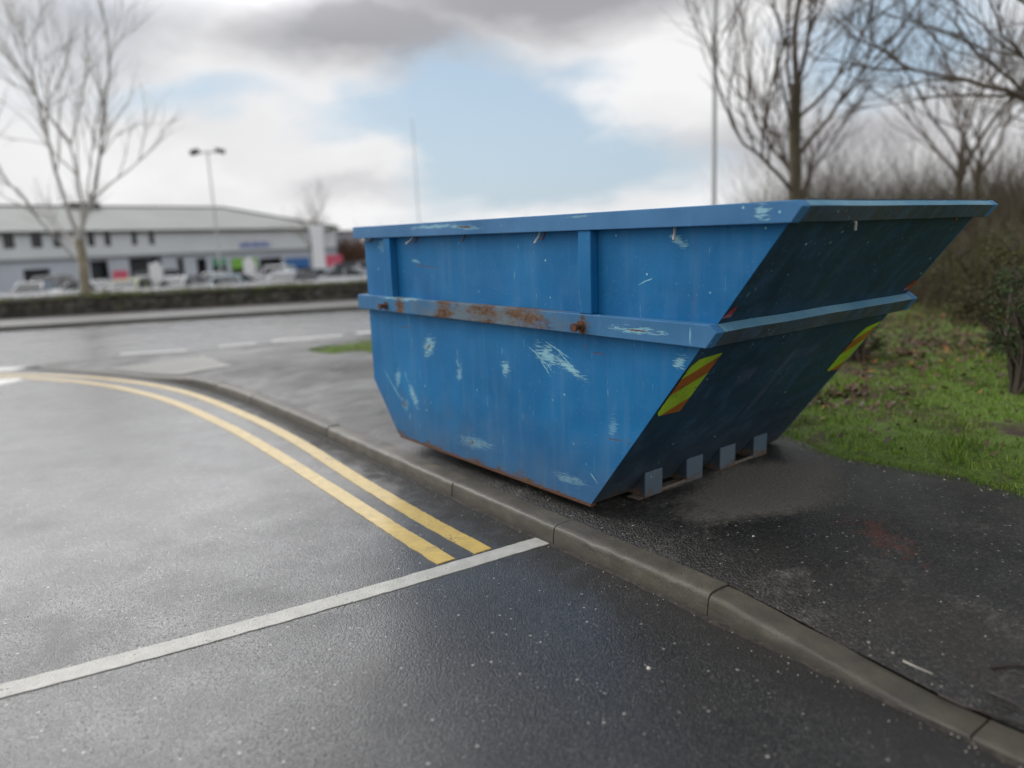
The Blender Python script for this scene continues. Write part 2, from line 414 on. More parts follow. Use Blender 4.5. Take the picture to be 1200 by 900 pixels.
o = recalc(kb.build('kerb', m_kerb, smooth=True)); struct(o)
es = o.modifiers.new('split', 'EDGE_SPLIT'); es.split_angle = rad(50)
# dark mortar in the joints, just behind the faces
for i in range(0, len(fine_line) - 12, 10):
    P = fine_line[i]; Q = fine_line[i + 10]; dr = drop(P.x, P.y) * min(drop_near(P.x, P.y), drop_near(Q.x, Q.y)); T = tan_f[i]; N = Vector((T.y, -T.x, 0)); T2 = tan_f[i + 10]; N2 = Vector((T2.y, -T2.x, 0))
    a0 = P + N * .018; a1 = P + N * .122; b0 = Q + N2 * .018; b1 = Q + N2 * .122; z = .078 * dr - .012
    gapm.add([(a0.x, a0.y, -.03), (b0.x, b0.y, -.03), (b0.x, b0.y, z - .012), (a0.x, a0.y, z - .012), (a1.x, a1.y, z), (b1.x, b1.y, z)], [(0, 1, 2, 3), (3, 2, 5, 4)])
struct(gapm.build('kerb_mortar', m_gap))
# dark silt and grit lying in the channel along the kerb
m_silt, t, b = mat('silt in channel'); p = t.pos()
n = t.noise(p, 30, 4, .7); g_ = t.noise(p, 6, 4, .6)
setb(t, b, color=t.mix(t.mapr(n, .4, .65), (.010, .009, .008), (.045, .036, .026)), rough=.75, normal=t.bump(n, 1, .006))
v, f = [], []
ch = [q for q in resample(kerb_line, .05) if q.y < 10.3 and q.y > .5]; tc = tangents(ch)
for i, (P, T) in enumerate(zip(ch, tc)):
    N = Vector((T.y, -T.x, 0)); w = .012 + .03 * max(0, mnoise.noise((P.x * 4, P.y * 4, 3)) + .1) + .012 * mnoise.noise((P.x * 19, P.y * 19, 3))
    a = P + N * .004; c = P - N * w; v += [(a.x, a.y, .007), (c.x, c.y, .0008)]
    if i: f.append((2 * i - 2, 2 * i, 2 * i + 1, 2 * i - 1))
struct(mesh('channel_silt', v, f, m_silt, smooth=True))

# footway: constrained triangulation between kerb back, grass and the far side
back = []
for P, T in list(zip(fine_line, tan_f))[::4]:
    N = Vector((T.y, -T.x, 0)); back.append(P + N * .1285)
back = [q for q in back]
verge_edge = [(5.0, .4), (3.6, 1.9), (2.9, 2.85), (2.47, 3.46), (2.31, 3.67), (2.09, 3.86), (1.85, 4.16), (1.70, 4.62), (1.3, 5.15), (.6, 6.05), (-.4, 7.4), (-1.3, 8.65), (-1.84, 9.55), (-2.31, 10.1),
              (-2.75, 10.7), (-2.95, 11.0), (-2.75, 11.2), (-2.17, 11.55), (0, 12.5), (4, 14.6), (12, 20.3), (30, 36)]
ve = catmull(verge_edge, 5)
ve = [Vector((p.x + .035 * mnoise.noise((p.x * 2.3, p.y * 2.3, 0)), p.y + .035 * mnoise.noise((p.x * 2.3, p.y * 2.3, 9)), 0)) for p in ve]
def cdt(name, boundary, zfun, m, gx, fine_box=None, st=.5, fst=.12):
    pts = [Vector((p[0], p[1])) for p in boundary]; n = len(pts)
    edges = [(i, (i + 1) % n) for i in range(n)]
    def inside(x, y):
        c = False; j = n - 1
        for i in range(n):
            a, b_ = pts[i], pts[j]
            if (a.y > y) != (b_.y > y) and x < (b_.x - a.x) * (y - a.y) / (b_.y - a.y) + a.x: c = not c
            j = i
        return c
    extra = []
    x0, x1, y0, y1 = gx
    y = y0
    while y < y1:
        x = x0
        while x < x1:
            q = (x + rng.uniform(-.1, .1) * st, y + rng.uniform(-.1, .1) * st)
            if inside(*q): extra.append(Vector(q))
            x += st
        y += st
    if fine_box:
        x0, x1, y0, y1 = fine_box; y = y0
        while y < y1:
            x = x0
            while x < x1:
                q = (x + rng.uniform(-.2, .2) * fst, y + rng.uniform(-.2, .2) * fst)
                if inside(*q): extra.append(Vector(q))
                x += fst
            y += fst
    r = geometry.delaunay_2d_cdt(pts + extra, edges, [list(range(n))], 1, 1e-5)
    V = [(p.x, p.y, zfun(p.x, p.y)) for p in r[0]]
    o = mesh(name, V, [tuple(q) for q in r[2]], m, smooth=True)
    import bmesh
    bm = bmesh.new(); bm.from_mesh(o.data)
    for fc in bm.faces:
        if fc.normal.z < 0: fc.normal_flip()
    bm.to_mesh(o.data); bm.free()
    return o
fb = [(q.x, q.y) for q in back] + [(q.x, q.y) for q in reversed(ve)]
def foot_z(x, y):
    return zf(x, y) + .003 * mnoise.noise((x * 1.3, y * 1.3, 0)) - .002
struct(cdt('footway', fb, foot_z, m_foot, (-7, 6, -1, 13), (-2.2, 3.0, 1.0, 6.4), .45, .13))
def verge_z(x, y):
    dk = min(2.0, (Vector((x, y, 0)) - min(ve, key=lambda q: (q.x - x) ** 2 + (q.y - y) ** 2)).length)
    return zf(x, y) - .012 + .05 * sm(0, .25, dk) + .03 * mnoise.noise((x * .9, y * .9, 5)) * sm(0, .5, dk) + .10 * sm(.5, 3, dk) * sm(0, 4, x)
vb = [(q.x, q.y) for q in ve] + [(40, 36), (40, -4), (9, -3)]
struct(cdt('verge', vb, verge_z, m_soil, (-3, 30, 0, 36), (1.5, 6.5, 2.2, 9.5), .7, .22))

# painted lines
def ribbon(name, P, w, m, z=.004, step=.025, off=0):
    L = resample(catmull(P, 10), step); T = tangents(L); v, f = [], []
    for i, (p_, t_) in enumerate(zip(L, T)):
        N = Vector((t_.y, -t_.x, 0)); j1 = .004 * mnoise.noise((p_.x * 12, p_.y * 12, 1)) + .0035 * mnoise.noise((p_.x * 43, p_.y * 43, 1)); j2 = .004 * mnoise.noise((p_.x * 12, p_.y * 12, 7)) + .0035 * mnoise.noise((p_.x * 43, p_.y * 43, 7))
        a = p_ + N * (w / 2 + off + j1); c = p_ - N * (w / 2 - off + j2); v += [(a.x, a.y, z), (c.x, c.y, z)]
        if i: f.append((2 * i - 2, 2 * i, 2 * i + 1, 2 * i - 1))
    n_ = len(v); v += [(x_, y_, -.002) for (x_, y_, _) in v]
    f += [(a_, a_ + 2, n_ + a_ + 2, n_ + a_) for a_ in range(0, n_ - 2)] + [(0, 1, n_ + 1, n_), (n_ - 2, n_ - 1, 2 * n_ - 1, 2 * n_ - 2)]
    o = mesh(name, v, f, m); recalc(o); return struct(o)
ribbon('yellow_line', [(-.172, 3.345), (-.49, 3.79), (-.96, 4.49), (-1.70, 5.64), (-2.38, 6.58), (-3.38, 7.80), (-4.23, 8.60), (-5.05, 9.19), (-5.72, 9.56), (-6.35, 9.83), (-7.4, 10.15)], .095, m_yel, .0035)
ribbon('yellow_line', [(-.341, 3.244), (-.68, 3.73), (-1.16, 4.43), (-1.82, 5.38), (-2.50, 6.30), (-3.48, 7.48), (-4.36, 8.33), (-5.11, 8.91), (-5.81, 9.33), (-6.45, 9.63), (-7.5, 9.95)], .095, m_yel, .0035)
ribbon('white_line', [(-4.5, 1.0), (-1.80, 2.333), (-.762, 2.90), (.06, 3.405), (.17, 3.472)], .10, m_whi, .0035)
ribbon('give_way_line', [(-13.5, 10.7), (-9, 10.6), (-6.95, 10.47)], .28, m_whi2, .0035)
ribbon('road_edge_line', [(-6.1, 11.6), (-5.1, 11.75)], .12, m_whi2)
ribbon('road_edge_line', [(-4.75, 12.1), (-4.2, 12.3)], .12, m_whi2)
ribbon('road_edge_line', [(-4.0, 12.5), (-2.9, 12.95)], .14, m_whi2)
ribbon('road_edge_line', [(-2.7, 13.15), (-1.0, 13.95)], .20, m_whi2)
# hollow give-way triangle on the side road (its right arm is in view)
tri = [(-7.9, 9.45), (-6.28, 9.40), (-7.0, 7.2)]
for a_, b_ in ((tri[0], tri[1]), (tri[1], tri[2]), (tri[2], tri[0])): ribbon('give_way_triangle', [a_, b_], .24, m_whi2, .0042 + .0004 * tri.index(a_), .1)

# tactile crossing slab: blister paving laid at the dropped kerb
m_tac, t, b = mat('buff tactile paving'); p = t.pos()
setb(t, b, color=t.mix(t.noise(p, 5, 4, .6), (.09, .088, .082), (.16, .155, .145)), rough=.5, coat=.3, coat_rough=.3, normal=t.bump(t.noise(p, 50, 3), .4, .004))
tb = MB(); A0 = Vector((-5.38, 9.86, 0)); A1 = Vector((-4.0, 8.93, 0)); B1 = Vector((-3.6, 9.57, 0)); B0 = Vector((-4.45, 10.75, 0))
def bil(u, w_): return (A0.lerp(A1, u)).lerp(B0.lerp(B1, u), w_)
nU, nW = 15, 11
def tz(q): return foot_z(q.x, q.y) + .007
for i in range(nU):
    for j in range(nW):
        qs = [bil((i + a) / nU, (j + c) / nW) for a, c in ((0, 0), (1, 0), (1, 1), (0, 1))]
        tb.add([(q.x, q.y, tz(q)) for q in qs], [(0, 1, 2, 3)])
        c = bil((i + .5) / nU, (j + .5) / nW); z = tz(c)
        ring0 = [(c.x + .034 * cos(k * pi / 4), c.y + .034 * sin(k * pi / 4), z + .0005) for k in range(8)]
        ring1 = [(c.x + .026 * cos(k * pi / 4), c.y + .026 * sin(k * pi / 4), z + .009) for k in range(8)]
        tb.add(ring0 + ring1, [(k, (k + 1) % 8, 8 + (k + 1) % 8, 8 + k) for k in range(8)] + [tuple(range(8, 16))])
m_tac2, t, b = mat('worn pale blister tops'); setb(t, b, color=(.40, .39, .365), rough=.5, coat=.2, coat_rough=.3)
o = recalc(tb.build('tactile_paving', m_tac)); struct(o); o.data.materials.append(m_tac2)
for i_, pl in enumerate(o.data.polygons): pl.material_index = 1 if i_ % 10 else 0

# far side of the main road: kerb, footway
fk = resample(catmull(far_kerb, 10), .8); ft = tangents(fk)
v, f = [], []
profF = [(0, 0.0), (0, .09), (.12, .098), (.14, .098), (2.9, .09), (2.95, .0)]
for i, (P, T) in enumerate(zip(fk, ft)):
    N = Vector((-T.y, T.x, 0))
    for (dx, dz) in profF:
        q = P + N * dx; v.append((q.x, q.y, dz))
    if i:
        n = len(profF)
        for j in range(n - 1): f.append(((i - 1) * n + j, i * n + j, i * n + j + 1, (i - 1) * n + j + 1))
mi = []
for i in range(len(fk) - 1): mi += [0, 0, 0, 1, 1]
m_kd = concrete('far kerb concrete', (.12, .115, .10), .1)
m_fw2, t, b = mat('far footway asphalt'); p = t.pos(); setb(t, b, color=t.mix(t.noise(p, 2, 4), (.05, .048, .045), (.11, .105, .10)), rough=.55)
o = mesh('far_footway', v, f, mats=[m_kd, m_fw2], midx=mi); recalc(o); struct(o)

# ------------------------------------------------------------------ the skip
Om = Vector((.35904, 3.46198, .16906))
Uv = Vector((-.61861809, .78553193, .01585099)); Vv = Vector((.78563063, .61869582, 0)); Wv = Vector((.00980694, -.01245303, .99987437))
A_ = rad(52.606); ZR, ZM, WD, LB, LK, HK = .9343, 1.3844, 1.6011, 1.8416, 2.1371, .3445
skip = empty('skip')
Xv = -Uv
skip.matrix_world = Matrix(((Xv.x, Vv.x, Wv.x, Om.x), (Xv.y, Vv.y, Wv.y, Om.y), (Xv.z, Vv.z, Wv.z, Om.z), (0, 0, 0, 1)))
tag(skip, 'large empty blue steel skip, scratched and rusty, standing on the wet footway beside the kerb', 'skip')
def L3(u, v, w): return (-u, v, w)
def wall_u(w): return -w / math.tan(A_)

def skip_paint(name, marks, rustband=False, dark=1.0, dirt=.4, seam=False, ghosts=False, strip=None, base=(.007, .155, .40), footrust=1.0, hz=1.0, lines=()):
    """painted steel. marks: list of (u, w, ru, rw, angle, strength) scraped patches in the panel's own metres"""
    m, t, b = mat(name); oc = t.objc(); x, y, z = t.sep(oc)[:3]; u = t.m('MULTIPLY', x, -1.0)
    big = t.noise(oc, 1.6, 5, .6); mid = t.noise(oc, 7, 5, .65); fine = t.noise(oc, 60, 4, .7)
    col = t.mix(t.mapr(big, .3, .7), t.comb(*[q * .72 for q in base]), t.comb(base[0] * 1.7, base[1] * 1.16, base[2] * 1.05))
    col = t.mix(t.m('MULTIPLY', t.mapr(mid, .48, .75), .30 * hz), col, (.06, .20, .40))
    # chalky haze, drips
    str_ = t.noise(t.mapping(oc, scale=(14, 14, 1.3)), 1, 4, .6)
    col = t.mix(t.m('MULTIPLY', t.mapr(str_, .50, .75), .27 * hz), col, (.10, .24, .42))
    rustc = t.mix(t.mapr(t.noise(oc, 45, 6, .75), .35, .65), (.050, .028, .018), (.20, .115, .065))
    sc_acc = None
    def vmax(a, c): return c if a is None else t.m('MAXIMUM', a, c)
    # small random scratches and chips
    s1 = t.noise(t.mapping(oc, rot=(0, .5, 0), scale=(55, 55, 5)), 1, 4, .6, .3); s2 = t.noise(t.mapping(oc, rot=(0, -.9, 0), scale=(70, 70, 6)), 1, 3, .6, .2)
    area = t.mapr(t.noise(oc, 3.4, 4, .6), .46, .62)
    sc = t.m('MULTIPLY', t.m('MAXIMUM', t.mapr(s1, .66, .72), t.mapr(s2, .68, .74)), area)
    sc_acc = vmax(sc_acc, sc)
    vsp = t.vor(oc, 34); vcs = t.sep(t.vor(oc, 34, out='Color'))
    chip = t.m('MULTIPLY', t.mapr(vcs[0], .972, .976), t.mapr(t.m('ADD', vsp, t.m('MULTIPLY', fine, .25)), .36, .28))
    chip = t.m('MULTIPLY', chip, t.mapr(t.noise(oc, 2.0, 3), .42, .55))
    sc_acc = vmax(sc_acc, chip)
    rs = None
    for (cu_, cw_, ru, rw, an, st, rr) in marks:
        bl = t.blob(u, z, cu_, cw_, ru, rw, rad(an))
        nz = t.noise(t.mapping(oc, rot=(0, rad(an), 0), scale=(13, 13, 120)), 1, 7, .78, .4)
        sc_acc = vmax(sc_acc, t.m('MULTIPLY', t.mapr(t.m('ADD', bl, t.m('MULTIPLY', t.m('SUBTRACT', nz, .5), 3.2)), .56, .72), st))
        if rr > 0:
            rs = vmax(rs, t.mapr(t.m('ADD', t.blob(u, z, cu_, cw_, ru * .5, rw * .5, rad(an)), t.m('MULTIPLY', t.m('SUBTRACT', mid, .5), 2.5)), .62, .8))
    for (k_, ua, wa, ub, wb) in lines:
        L_ = hypot(ub - ua, wb - wa) / 2; an_ = atan2(wb - wa, ub - ua)
        wv_ = t.m('MULTIPLY', t.m('SUBTRACT', mid, .5), .03)
        ln_ = t.mapr(t.m('ADD', t.blob(u, t.m('ADD', z, wv_), (ua + ub) / 2, (wa + wb) / 2, L_ * 1.08, .0042, an_), t.m('MULTIPLY', t.m('SUBTRACT', fine, .5), 1.6)), .22, .5)
        if k_ == 's': sc_acc = vmax(sc_acc, ln_)
        else: rs = vmax(rs, t.m('MULTIPLY', ln_, .9))
    col = t.mix(t.m('MULTIPLY', sc_acc, .92), col, t.mix(fine, (.16, .45, .60), (.42, .66, .70)))
    # rust: panel foot, chips in chips, weld seam
    foot = t.m('MULTIPLY', t.mapr(z, .07, .0), footrust)
    rn = t.noise(t.mapping(oc, scale=(5, 5, 12)), 1, 6, .7)
    rf = t.mapr(t.m('ADD', rn, t.m('MULTIPLY', foot, .30)), .72, .84)
    rf = t.m('MULTIPLY', t.m('MULTIPLY', rf, t.mapr(z, .12, .05)), footrust) if not rustband else t.m('MULTIPLY', rf, 0.0)
    rs = vmax(rs, rf)
    rs = vmax(rs, t.m('MULTIPLY', t.mapr(t.noise(t.mapping(oc, rot=(0, .3, 0), scale=(9, 9, 60)), 1, 4, .6), .735, .76), t.mapr(t.noise(oc, 2.7, 3), .5, .6)))
    if seam:
        ln = t.mapr(t.m('ABSOLUTE', t.m('ADD', u, .598)), .0035, .0015)
        rs = vmax(rs, t.m('MULTIPLY', t.m('MULTIPLY', ln, t.mapr(z, .93, .94)), t.mapr(mid, .45, .6, .15, .55)))
    if rustband:
        rb = None
        for (cu_, ru) in rustband:
            rb = vmax(rb, t.mapr(t.m('ADD', t.m('SUBTRACT', 1.0, t.m('DIVIDE', t.m('ABSOLUTE', t.m('SUBTRACT', u, cu_)), ru)), t.m('MULTIPLY', t.m('SUBTRACT', t.noise(t.mapping(oc, scale=(.4, 1, 1.5)), 13, 7, .78), .5), 3.4)), .42, .95))
        tan = t.m('MULTIPLY', t.mapr(t.m('ADD', t.blob(u, z, .75, .89, 1.5, .5), t.m('MULTIPLY', t.m('SUBTRACT', rn, .5), 1.8)), .45, .9), .6)
        col = t.mix(tan, col, (.16, .155, .10)); rs = vmax(rs, rb)
    col = t.mix(rs, col, rustc)
    if ghosts:
        gn = t.noise(oc, 9, 3, .6)
        def rect(u0, u1, a0, a1):
            return t.m('MULTIPLY', t.m('MULTIPLY', t.mapr(y, u0 - .012, u0 + .012), t.mapr(y, u1 + .012, u1 - .012)), t.m('MULTIPLY', t.mapr(z, a0 - .012, a0 + .012), t.mapr(z, a1 + .012, a1 - .012)))
        gh = t.m('MAXIMUM', rect(.84, .89, .30, .70), t.m('MAXIMUM', rect(.84, 1.10, .66, .71), rect(.50, .62, .57, .66)))
        col = t.mix(t.m('MULTIPLY', gh, t.mapr(gn, .3, .7, .1, .55)), col, (.085, .10, .17))
    # road dirt thrown on the lower part
    dm = t.m('MULTIPLY', t.mapr(t.m('ADD', t.m('MULTIPLY', z, -1.0), t.m('MULTIPLY', mid, .5)), -.12, .30), dirt)
    col = t.mix(dm, col, (.10, .092, .08))
    scr = t.m('ADD', sc_acc, rs, clamp=True)
    setb(t, b, color=col, rough=t.m('ADD', t.mapr(mid, .3, .7, .46, .62), t.m('MULTIPLY', scr, .25)), metal=0.0, spec=.22,
         normal=t.bump(t.m('ADD', t.m('MULTIPLY', t.noise(oc, 1.9, 2, .5), 14.0), t.m('SUBTRACT', t.m('MULTIPLY', fine, .25), t.m('MULTIPLY', scr, .4))), .5, .004))
    return m
side_marks = [(1.40, .645, .15, .10, -40, 1.0, 1), (.30, .705, .17, .10, 20, 1.0, 0), (.14, .66, .24, .045, 22, 1.0, 0), (.64, .60, .07, .07, 0, .9, 0), (-.535, .765, .055, .07, 50, .9, 0),
              (1.62, .30, .16, .07, 55, .8, 1), (1.74, .22, .10, .05, 60, .7, 1), (.95, .12, .32, .07, -5, .55, 1), (1.08, .52, .05, .11, 15, .5, 0), (-.52, 1.255, .10, .04, 20, .8, 0),
              (.15, .09, .25, .05, 0, .5, 1), (-.15, .42, .05, .1, 10, .35, 0), (1.5, 1.16, .1, .02, 8, .6, 0), (1.9, 1.26, .1, .1, 0, .4, 0), (1.80, .40, .06, .14, 20, .6, 0), (-.22, .20, .10, .035, 60, .7, 0)]
side_lines = [('r', 1.796, 0.733, 1.563, 0.751), ('r', 1.569, 1.148, 1.206, 1.111), ('r', 0.048, 0.797, 0.002, 0.747), ('r', 0.002, 0.747, -0.127, 0.75), ('r', -0.086, 0.351, -0.23, 0.368), ('r', -0.23, 0.368, -0.264, 0.343), ('s', 0.012, 0.168, -0.054, 0.112), ('s', 1.08, 0.536, 1.07, 0.483), ('s', 1.669, 0.191, 1.688, 0.124), ('s', 1.118, 0.608, 1.079, 0.545), ('s', 1.894, 0.352, 1.762, 0.241), ('s', 1.719, 0.462, 1.682, 0.376), ('s', 1.725, 0.28, 1.678, 0.212), ('r', 1.78, 0.347, 1.744, 0.252), ('s', -0.299, 1.068, -0.393, 1.106), ('s', 0.482, 0.758, 0.224, 0.611), ('s', 0.281, 0.776, 0.042, 0.62), ('s', 0.346, 0.784, 0.099, 0.696), ('s', 0.371, 0.695, 0.267, 0.591), ('s', 2.023, 0.462, 1.767, 0.223), ('r', 0.987, 0.261, 0.979, 0.168)]
m_side = skip_paint('blue skip paint side', side_marks, seam=True, lines=side_lines)
m_post = skip_paint('blue skip paint posts', [])
m_end = skip_paint('dirty blue end paint and cheek shade', [], dirt=.4, ghosts=True, base=(.012, .045, .082), hz=.5)
m_rim = skip_paint('blue skip paint rim', [(1.2, 1.36, .55, .02, 0, .75, 0), (.9, 1.35, .3, .02, 3, .6, 1), (-.93, 1.35, .06, .06, 0, .9, 1), (.0, 1.37, .2, .012, 0, .5, 0)], dirt=0, base=(.045, .185, .40))
m_rail = skip_paint('rusty blue rail', [(-.35, .885, .25, .03, 0, .8, 1), (1.6, .93, .4, .02, 0, .9, 0)], rustband=[(1.14, .26), (.43, .36), (1.62, .10), (-.02, .06), (.75, .25)], dirt=.05, base=(.040, .18, .38))
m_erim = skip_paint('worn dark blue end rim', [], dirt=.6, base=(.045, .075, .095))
m_top_lit = skip_paint('chipped sky-lit blue rim top', [(-.92, 1.36, .12, .05, 0, .8, 1)], dirt=0, base=(.11, .30, .44))  # pale chipped paint; skylight on the upward faces is painted into its base
m_rust, t, b = mat('rusted steel'); oc = t.objc()
setb(t, b, color=t.mix(t.noise(oc, 40, 5, .7), (.03, .014, .009), (.16, .065, .03)), rough=.8, normal=t.bump(t.noise(oc, 80, 4), .6, .003))
m_dsteel, t, b = mat('dirty grey steel'); oc = t.objc(); setb(t, b, color=t.mix(t.noise(oc, 30, 6, .75), (.045, .035, .028), (.22, .19, .155)), rough=.7)
m_steel, t, b = mat('bare worn steel'); setb(t, b, color=(.42, .41, .40), rough=.5, metal=.1)
m_in, t, b = mat('dark inside of skip'); oc = t.objc()
setb(t, b, color=t.mix(t.noise(oc, 5, 6, .7), (.05, .028, .018), (.03, .07, .12)), rough=.8)

TH = .005
side_poly = [(0, 0), (LB, 0), (LK, HK), (LK, ZM), (wall_u(ZM), ZM)]
for v0, v1 in ((0, TH), (WD - TH, WD)):
    q = MB(); q.prism(side_poly, lambda u, w: L3(u, v0, w), lambda u, w: L3(u, v1, w)); o = recalc(q.build('side_panel', m_side, skip))
nx, nz = -sin(A_), -cos(A_)       # outward normal of the sloped end in (u,w)
ux, uz = -cos(A_), sin(A_)
# sloped end panel
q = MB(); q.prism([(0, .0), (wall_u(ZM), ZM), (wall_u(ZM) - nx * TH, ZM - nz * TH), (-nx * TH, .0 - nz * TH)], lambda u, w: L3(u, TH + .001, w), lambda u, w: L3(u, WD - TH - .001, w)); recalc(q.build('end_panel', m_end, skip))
q = MB(); q.prism([(LK, ZM), (LK, HK), (LB, 0), (LB - .006, .003), (LK - .006, HK), (LK - .006, ZM)], lambda u, w: L3(u, TH + .001, w), lambda u, w: L3(u, WD - TH - .001, w)); recalc(q.build('end_panel', m_side, skip))
q = MB(); q.prism([(0.006, .004), (LB - .008, .004), (LB - .008, .012), (.006, .012)], lambda u, w: L3(u, TH + .001, w), lambda u, w: L3(u, WD - TH - .001, w)); recalc(q.build('floor', m_in, skip))
# edge strip along the bottom of the side and floor bearers underneath
q = MB(); q.box(-LB + .02, .002, -.004, .03, -.014, -.001); bevel(recalc(q.build('bottom_edge', m_rust, skip)), .002)
q = MB(); q.box(-LB + .05, -.05, WD - .03, WD + .004, -.014, -.001); bevel(recalc(q.build('bottom_edge', m_rust, skip)), .002)
for v0 in (.33, .98):
    q = MB(); q.box(-LB + .1, -.12, v0, v0 + .09, -.040, .003); recalc(q.build('skid', m_rust, skip))
def P123(z, d_, t_):
    P1 = (wall_u(z), z); P2 = (P1[0] + nx * d_, P1[1] + nz * d_); P3 = (P2[0] - ux * t_, P2[1] - uz * t_); P4 = (P3[0] - nx * d_, P3[1] - nz * d_)
    return P1, P2, P3, P4
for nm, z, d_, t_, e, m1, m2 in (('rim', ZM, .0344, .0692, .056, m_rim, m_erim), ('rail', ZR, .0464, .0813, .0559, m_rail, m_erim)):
    P1, P2, P3, P4 = P123(z, d_, t_); zl = P3[1]
    poly = [P1, P2, P3, (LK + .05, zl), (LK + .05, z)]
    for a0, a1 in ((-e, -.0005), (WD + .0005, WD + e)):
        q = MB(); q.prism(poly, lambda u, w: L3(u, a0, w), lambda u, w: L3(u, a1, w)); bevel(recalc(q.build(nm, m1, skip)), .0035, 2)
    # along the sloped end: a box square to the sloping plate
    q = MB(); n_seg = 14
    for k in range(n_seg + 1):
        vv = WD * k / n_seg
        dent = .0022 * mnoise.noise((vv * 3.1, z, 0))
        for (pu, pw) in (P1, P2, P3, P4): q.v.append(L3(pu + dent, vv, pw + dent))
        if k:
            a = 4 * (k - 1)
            for j in range(4): q.f.append((a + j, a + (j + 1) % 4, a + 4 + (j + 1) % 4, a + 4 + j))
    q.f.append((3, 2, 1, 0)); q.f.append(tuple(4 * n_seg + j for j in range(4)))
    eo = q.build(nm, m2, skip); eo.data.materials.append(m_top_lit)
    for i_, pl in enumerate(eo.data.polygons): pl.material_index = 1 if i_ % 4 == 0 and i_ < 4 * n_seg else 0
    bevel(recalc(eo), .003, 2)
    # far end
    q = MB(); q.box(-(LK + .05), -(LK + .0005), .0, WD, zl, z); bevel(recalc(q.build(nm, m1, skip)), .003)
# upright posts pressed from channel
for u0, u1 in ((1.722, 1.802), (-.066, .014)):
    for a0, a1 in ((-.047, -.0007), (WD + .0007, WD + .047)):
        q = MB(); q.box(-u1, -u0, a0, a1, ZR + .001, ZM - .0762); bevel(recalc(q.build('post', m_post, skip)), .004)
# tie-down pins on the rail
for uu in (1.80, -.004):
    q = MB()
    q.tube([L3(uu, -.0561, .878), L3(uu, -.062, .878)], .026, 12); q.tube([L3(uu, -.062, .878), L3(uu - .004, -.098, .876)], .014, 10); q.tube([L3(uu - .004, -.098, .876), L3(uu - .004, -.108, .876)], .021, 10)
    q.build('pin', m_rust, skip, smooth=False)
# little bent hooks for the net under the rim
def hook(pts, r=.0055, m=m_rust):
    q = MB(); q.tube(pts, r, 6); return q.build('hook', m, skip)
zt = ZM - .074
for uu, du, k in ((2.04, .075, .022), (1.985, 0, .030), (1.50, .055, .045), (1.43, .0, .040), (.937, .0, .038), (.315, .02, .055), (.272, .0, .040), (-.515, -.016, .052)):
    mm = m_steel if abs(du) > 0 else m_rust
    hook([L3(uu - du * .3, -.014, zt + .004), L3(uu, -.02, zt - k * .4), L3(uu + du * .6, -.038, zt - k)], .0055 if abs(du) > 0 else .0045, mm)
for vv, k in ((.395, .055), (1.30, .035)):
    P1, P2, P3, P4 = P123(ZM, .0344, .0692)
    hook([L3(P4[0] + nx * .012, vv, P4[1] + nz * .012), L3(P4[0] + nx * .026, vv + .006, P4[1] - k * .5), L3(P4[0] + nx * .02, vv + .014, P4[1] - k)], .006, m_steel if vv < 1 else m_rust)
# reflective chevron strips
m_chev, t, b = mat('reflective chevron tape'); oc = t.objc(); x, y, z = t.sep(oc)[:3]
s_ = t.m('SUBTRACT', t.m('DIVIDE', z, sin(A_)), t.m('MULTIPLY', t.m('SUBTRACT', y, t.m('MULTIPLY', t.mapr(y, .8, .81), 1.42)), .62))
ph = t.m('FRACT', t.m('DIVIDE', t.m('SUBTRACT', s_, .600), .252))
gr = t.mapr(ph, .60, .612)
dirtn = t.noise(oc, 26, 5, .7)
cc = t.mix(gr, t.mix(dirtn, (.34, .56, .012), (.46, .72, .03)), t.mix(dirtn, (.36, .10, .005), (.52, .17, .01)))
cc = t.mix(t.mapr(t.noise(oc, 24, 5, .75), .58, .66), cc, (.10, .085, .05)); cc = t.mix(t.m('MULTIPLY', t.mapr(t.noise(t.mapping(oc, rot=(0, .5, 0), scale=(60, 60, 6)), 1, 4, .6), .6, .7), .6), cc, (.16, .15, .10)); cc = t.vm('SCALE', cc, t.mapr(t.noise(oc, 5, 4, .6), .3, .7, .55, 1.0))
setb(t, b, color=cc, rough=.35, spec=.5)
for (va, vb_) in ((.018, .190), (1.435, 1.585)):
    q = MB(); pts = []
    for (vv, ss) in ((va + .022, .632), (vb_, .626), (vb_, .99 if va < 1 else .985), (va + .03, .975 if va < 1 else .955), (va, .93 if va < 1 else .90), (va, .655)):
        pts.append((vv, ss))
    f0 = lambda vv, ss: L3(ux * ss + nx * .0015, vv, uz * ss + nz * .0015); f1 = lambda vv, ss: L3(ux * ss + nx * .0025, vv, uz * ss + nz * .0025)
    q.prism(pts, f0, f1); recalc(q.build('reflective_strip', m_chev, skip))
m_red, t, b = mat('red reflector'); setb(t, b, color=(.30, .006, .008), rough=.25, coat=1.0)
for tri_ in (((.003, 1.205), (.055, 1.205), (.050, 1.262), (.022, 1.24)), ((1.515, 1.205), (1.592, 1.205), (1.592, 1.262), (1.56, 1.262))):
    q = MB(); q.prism(list(tri_), f0, f1); recalc(q.build('reflector', m_red, skip))
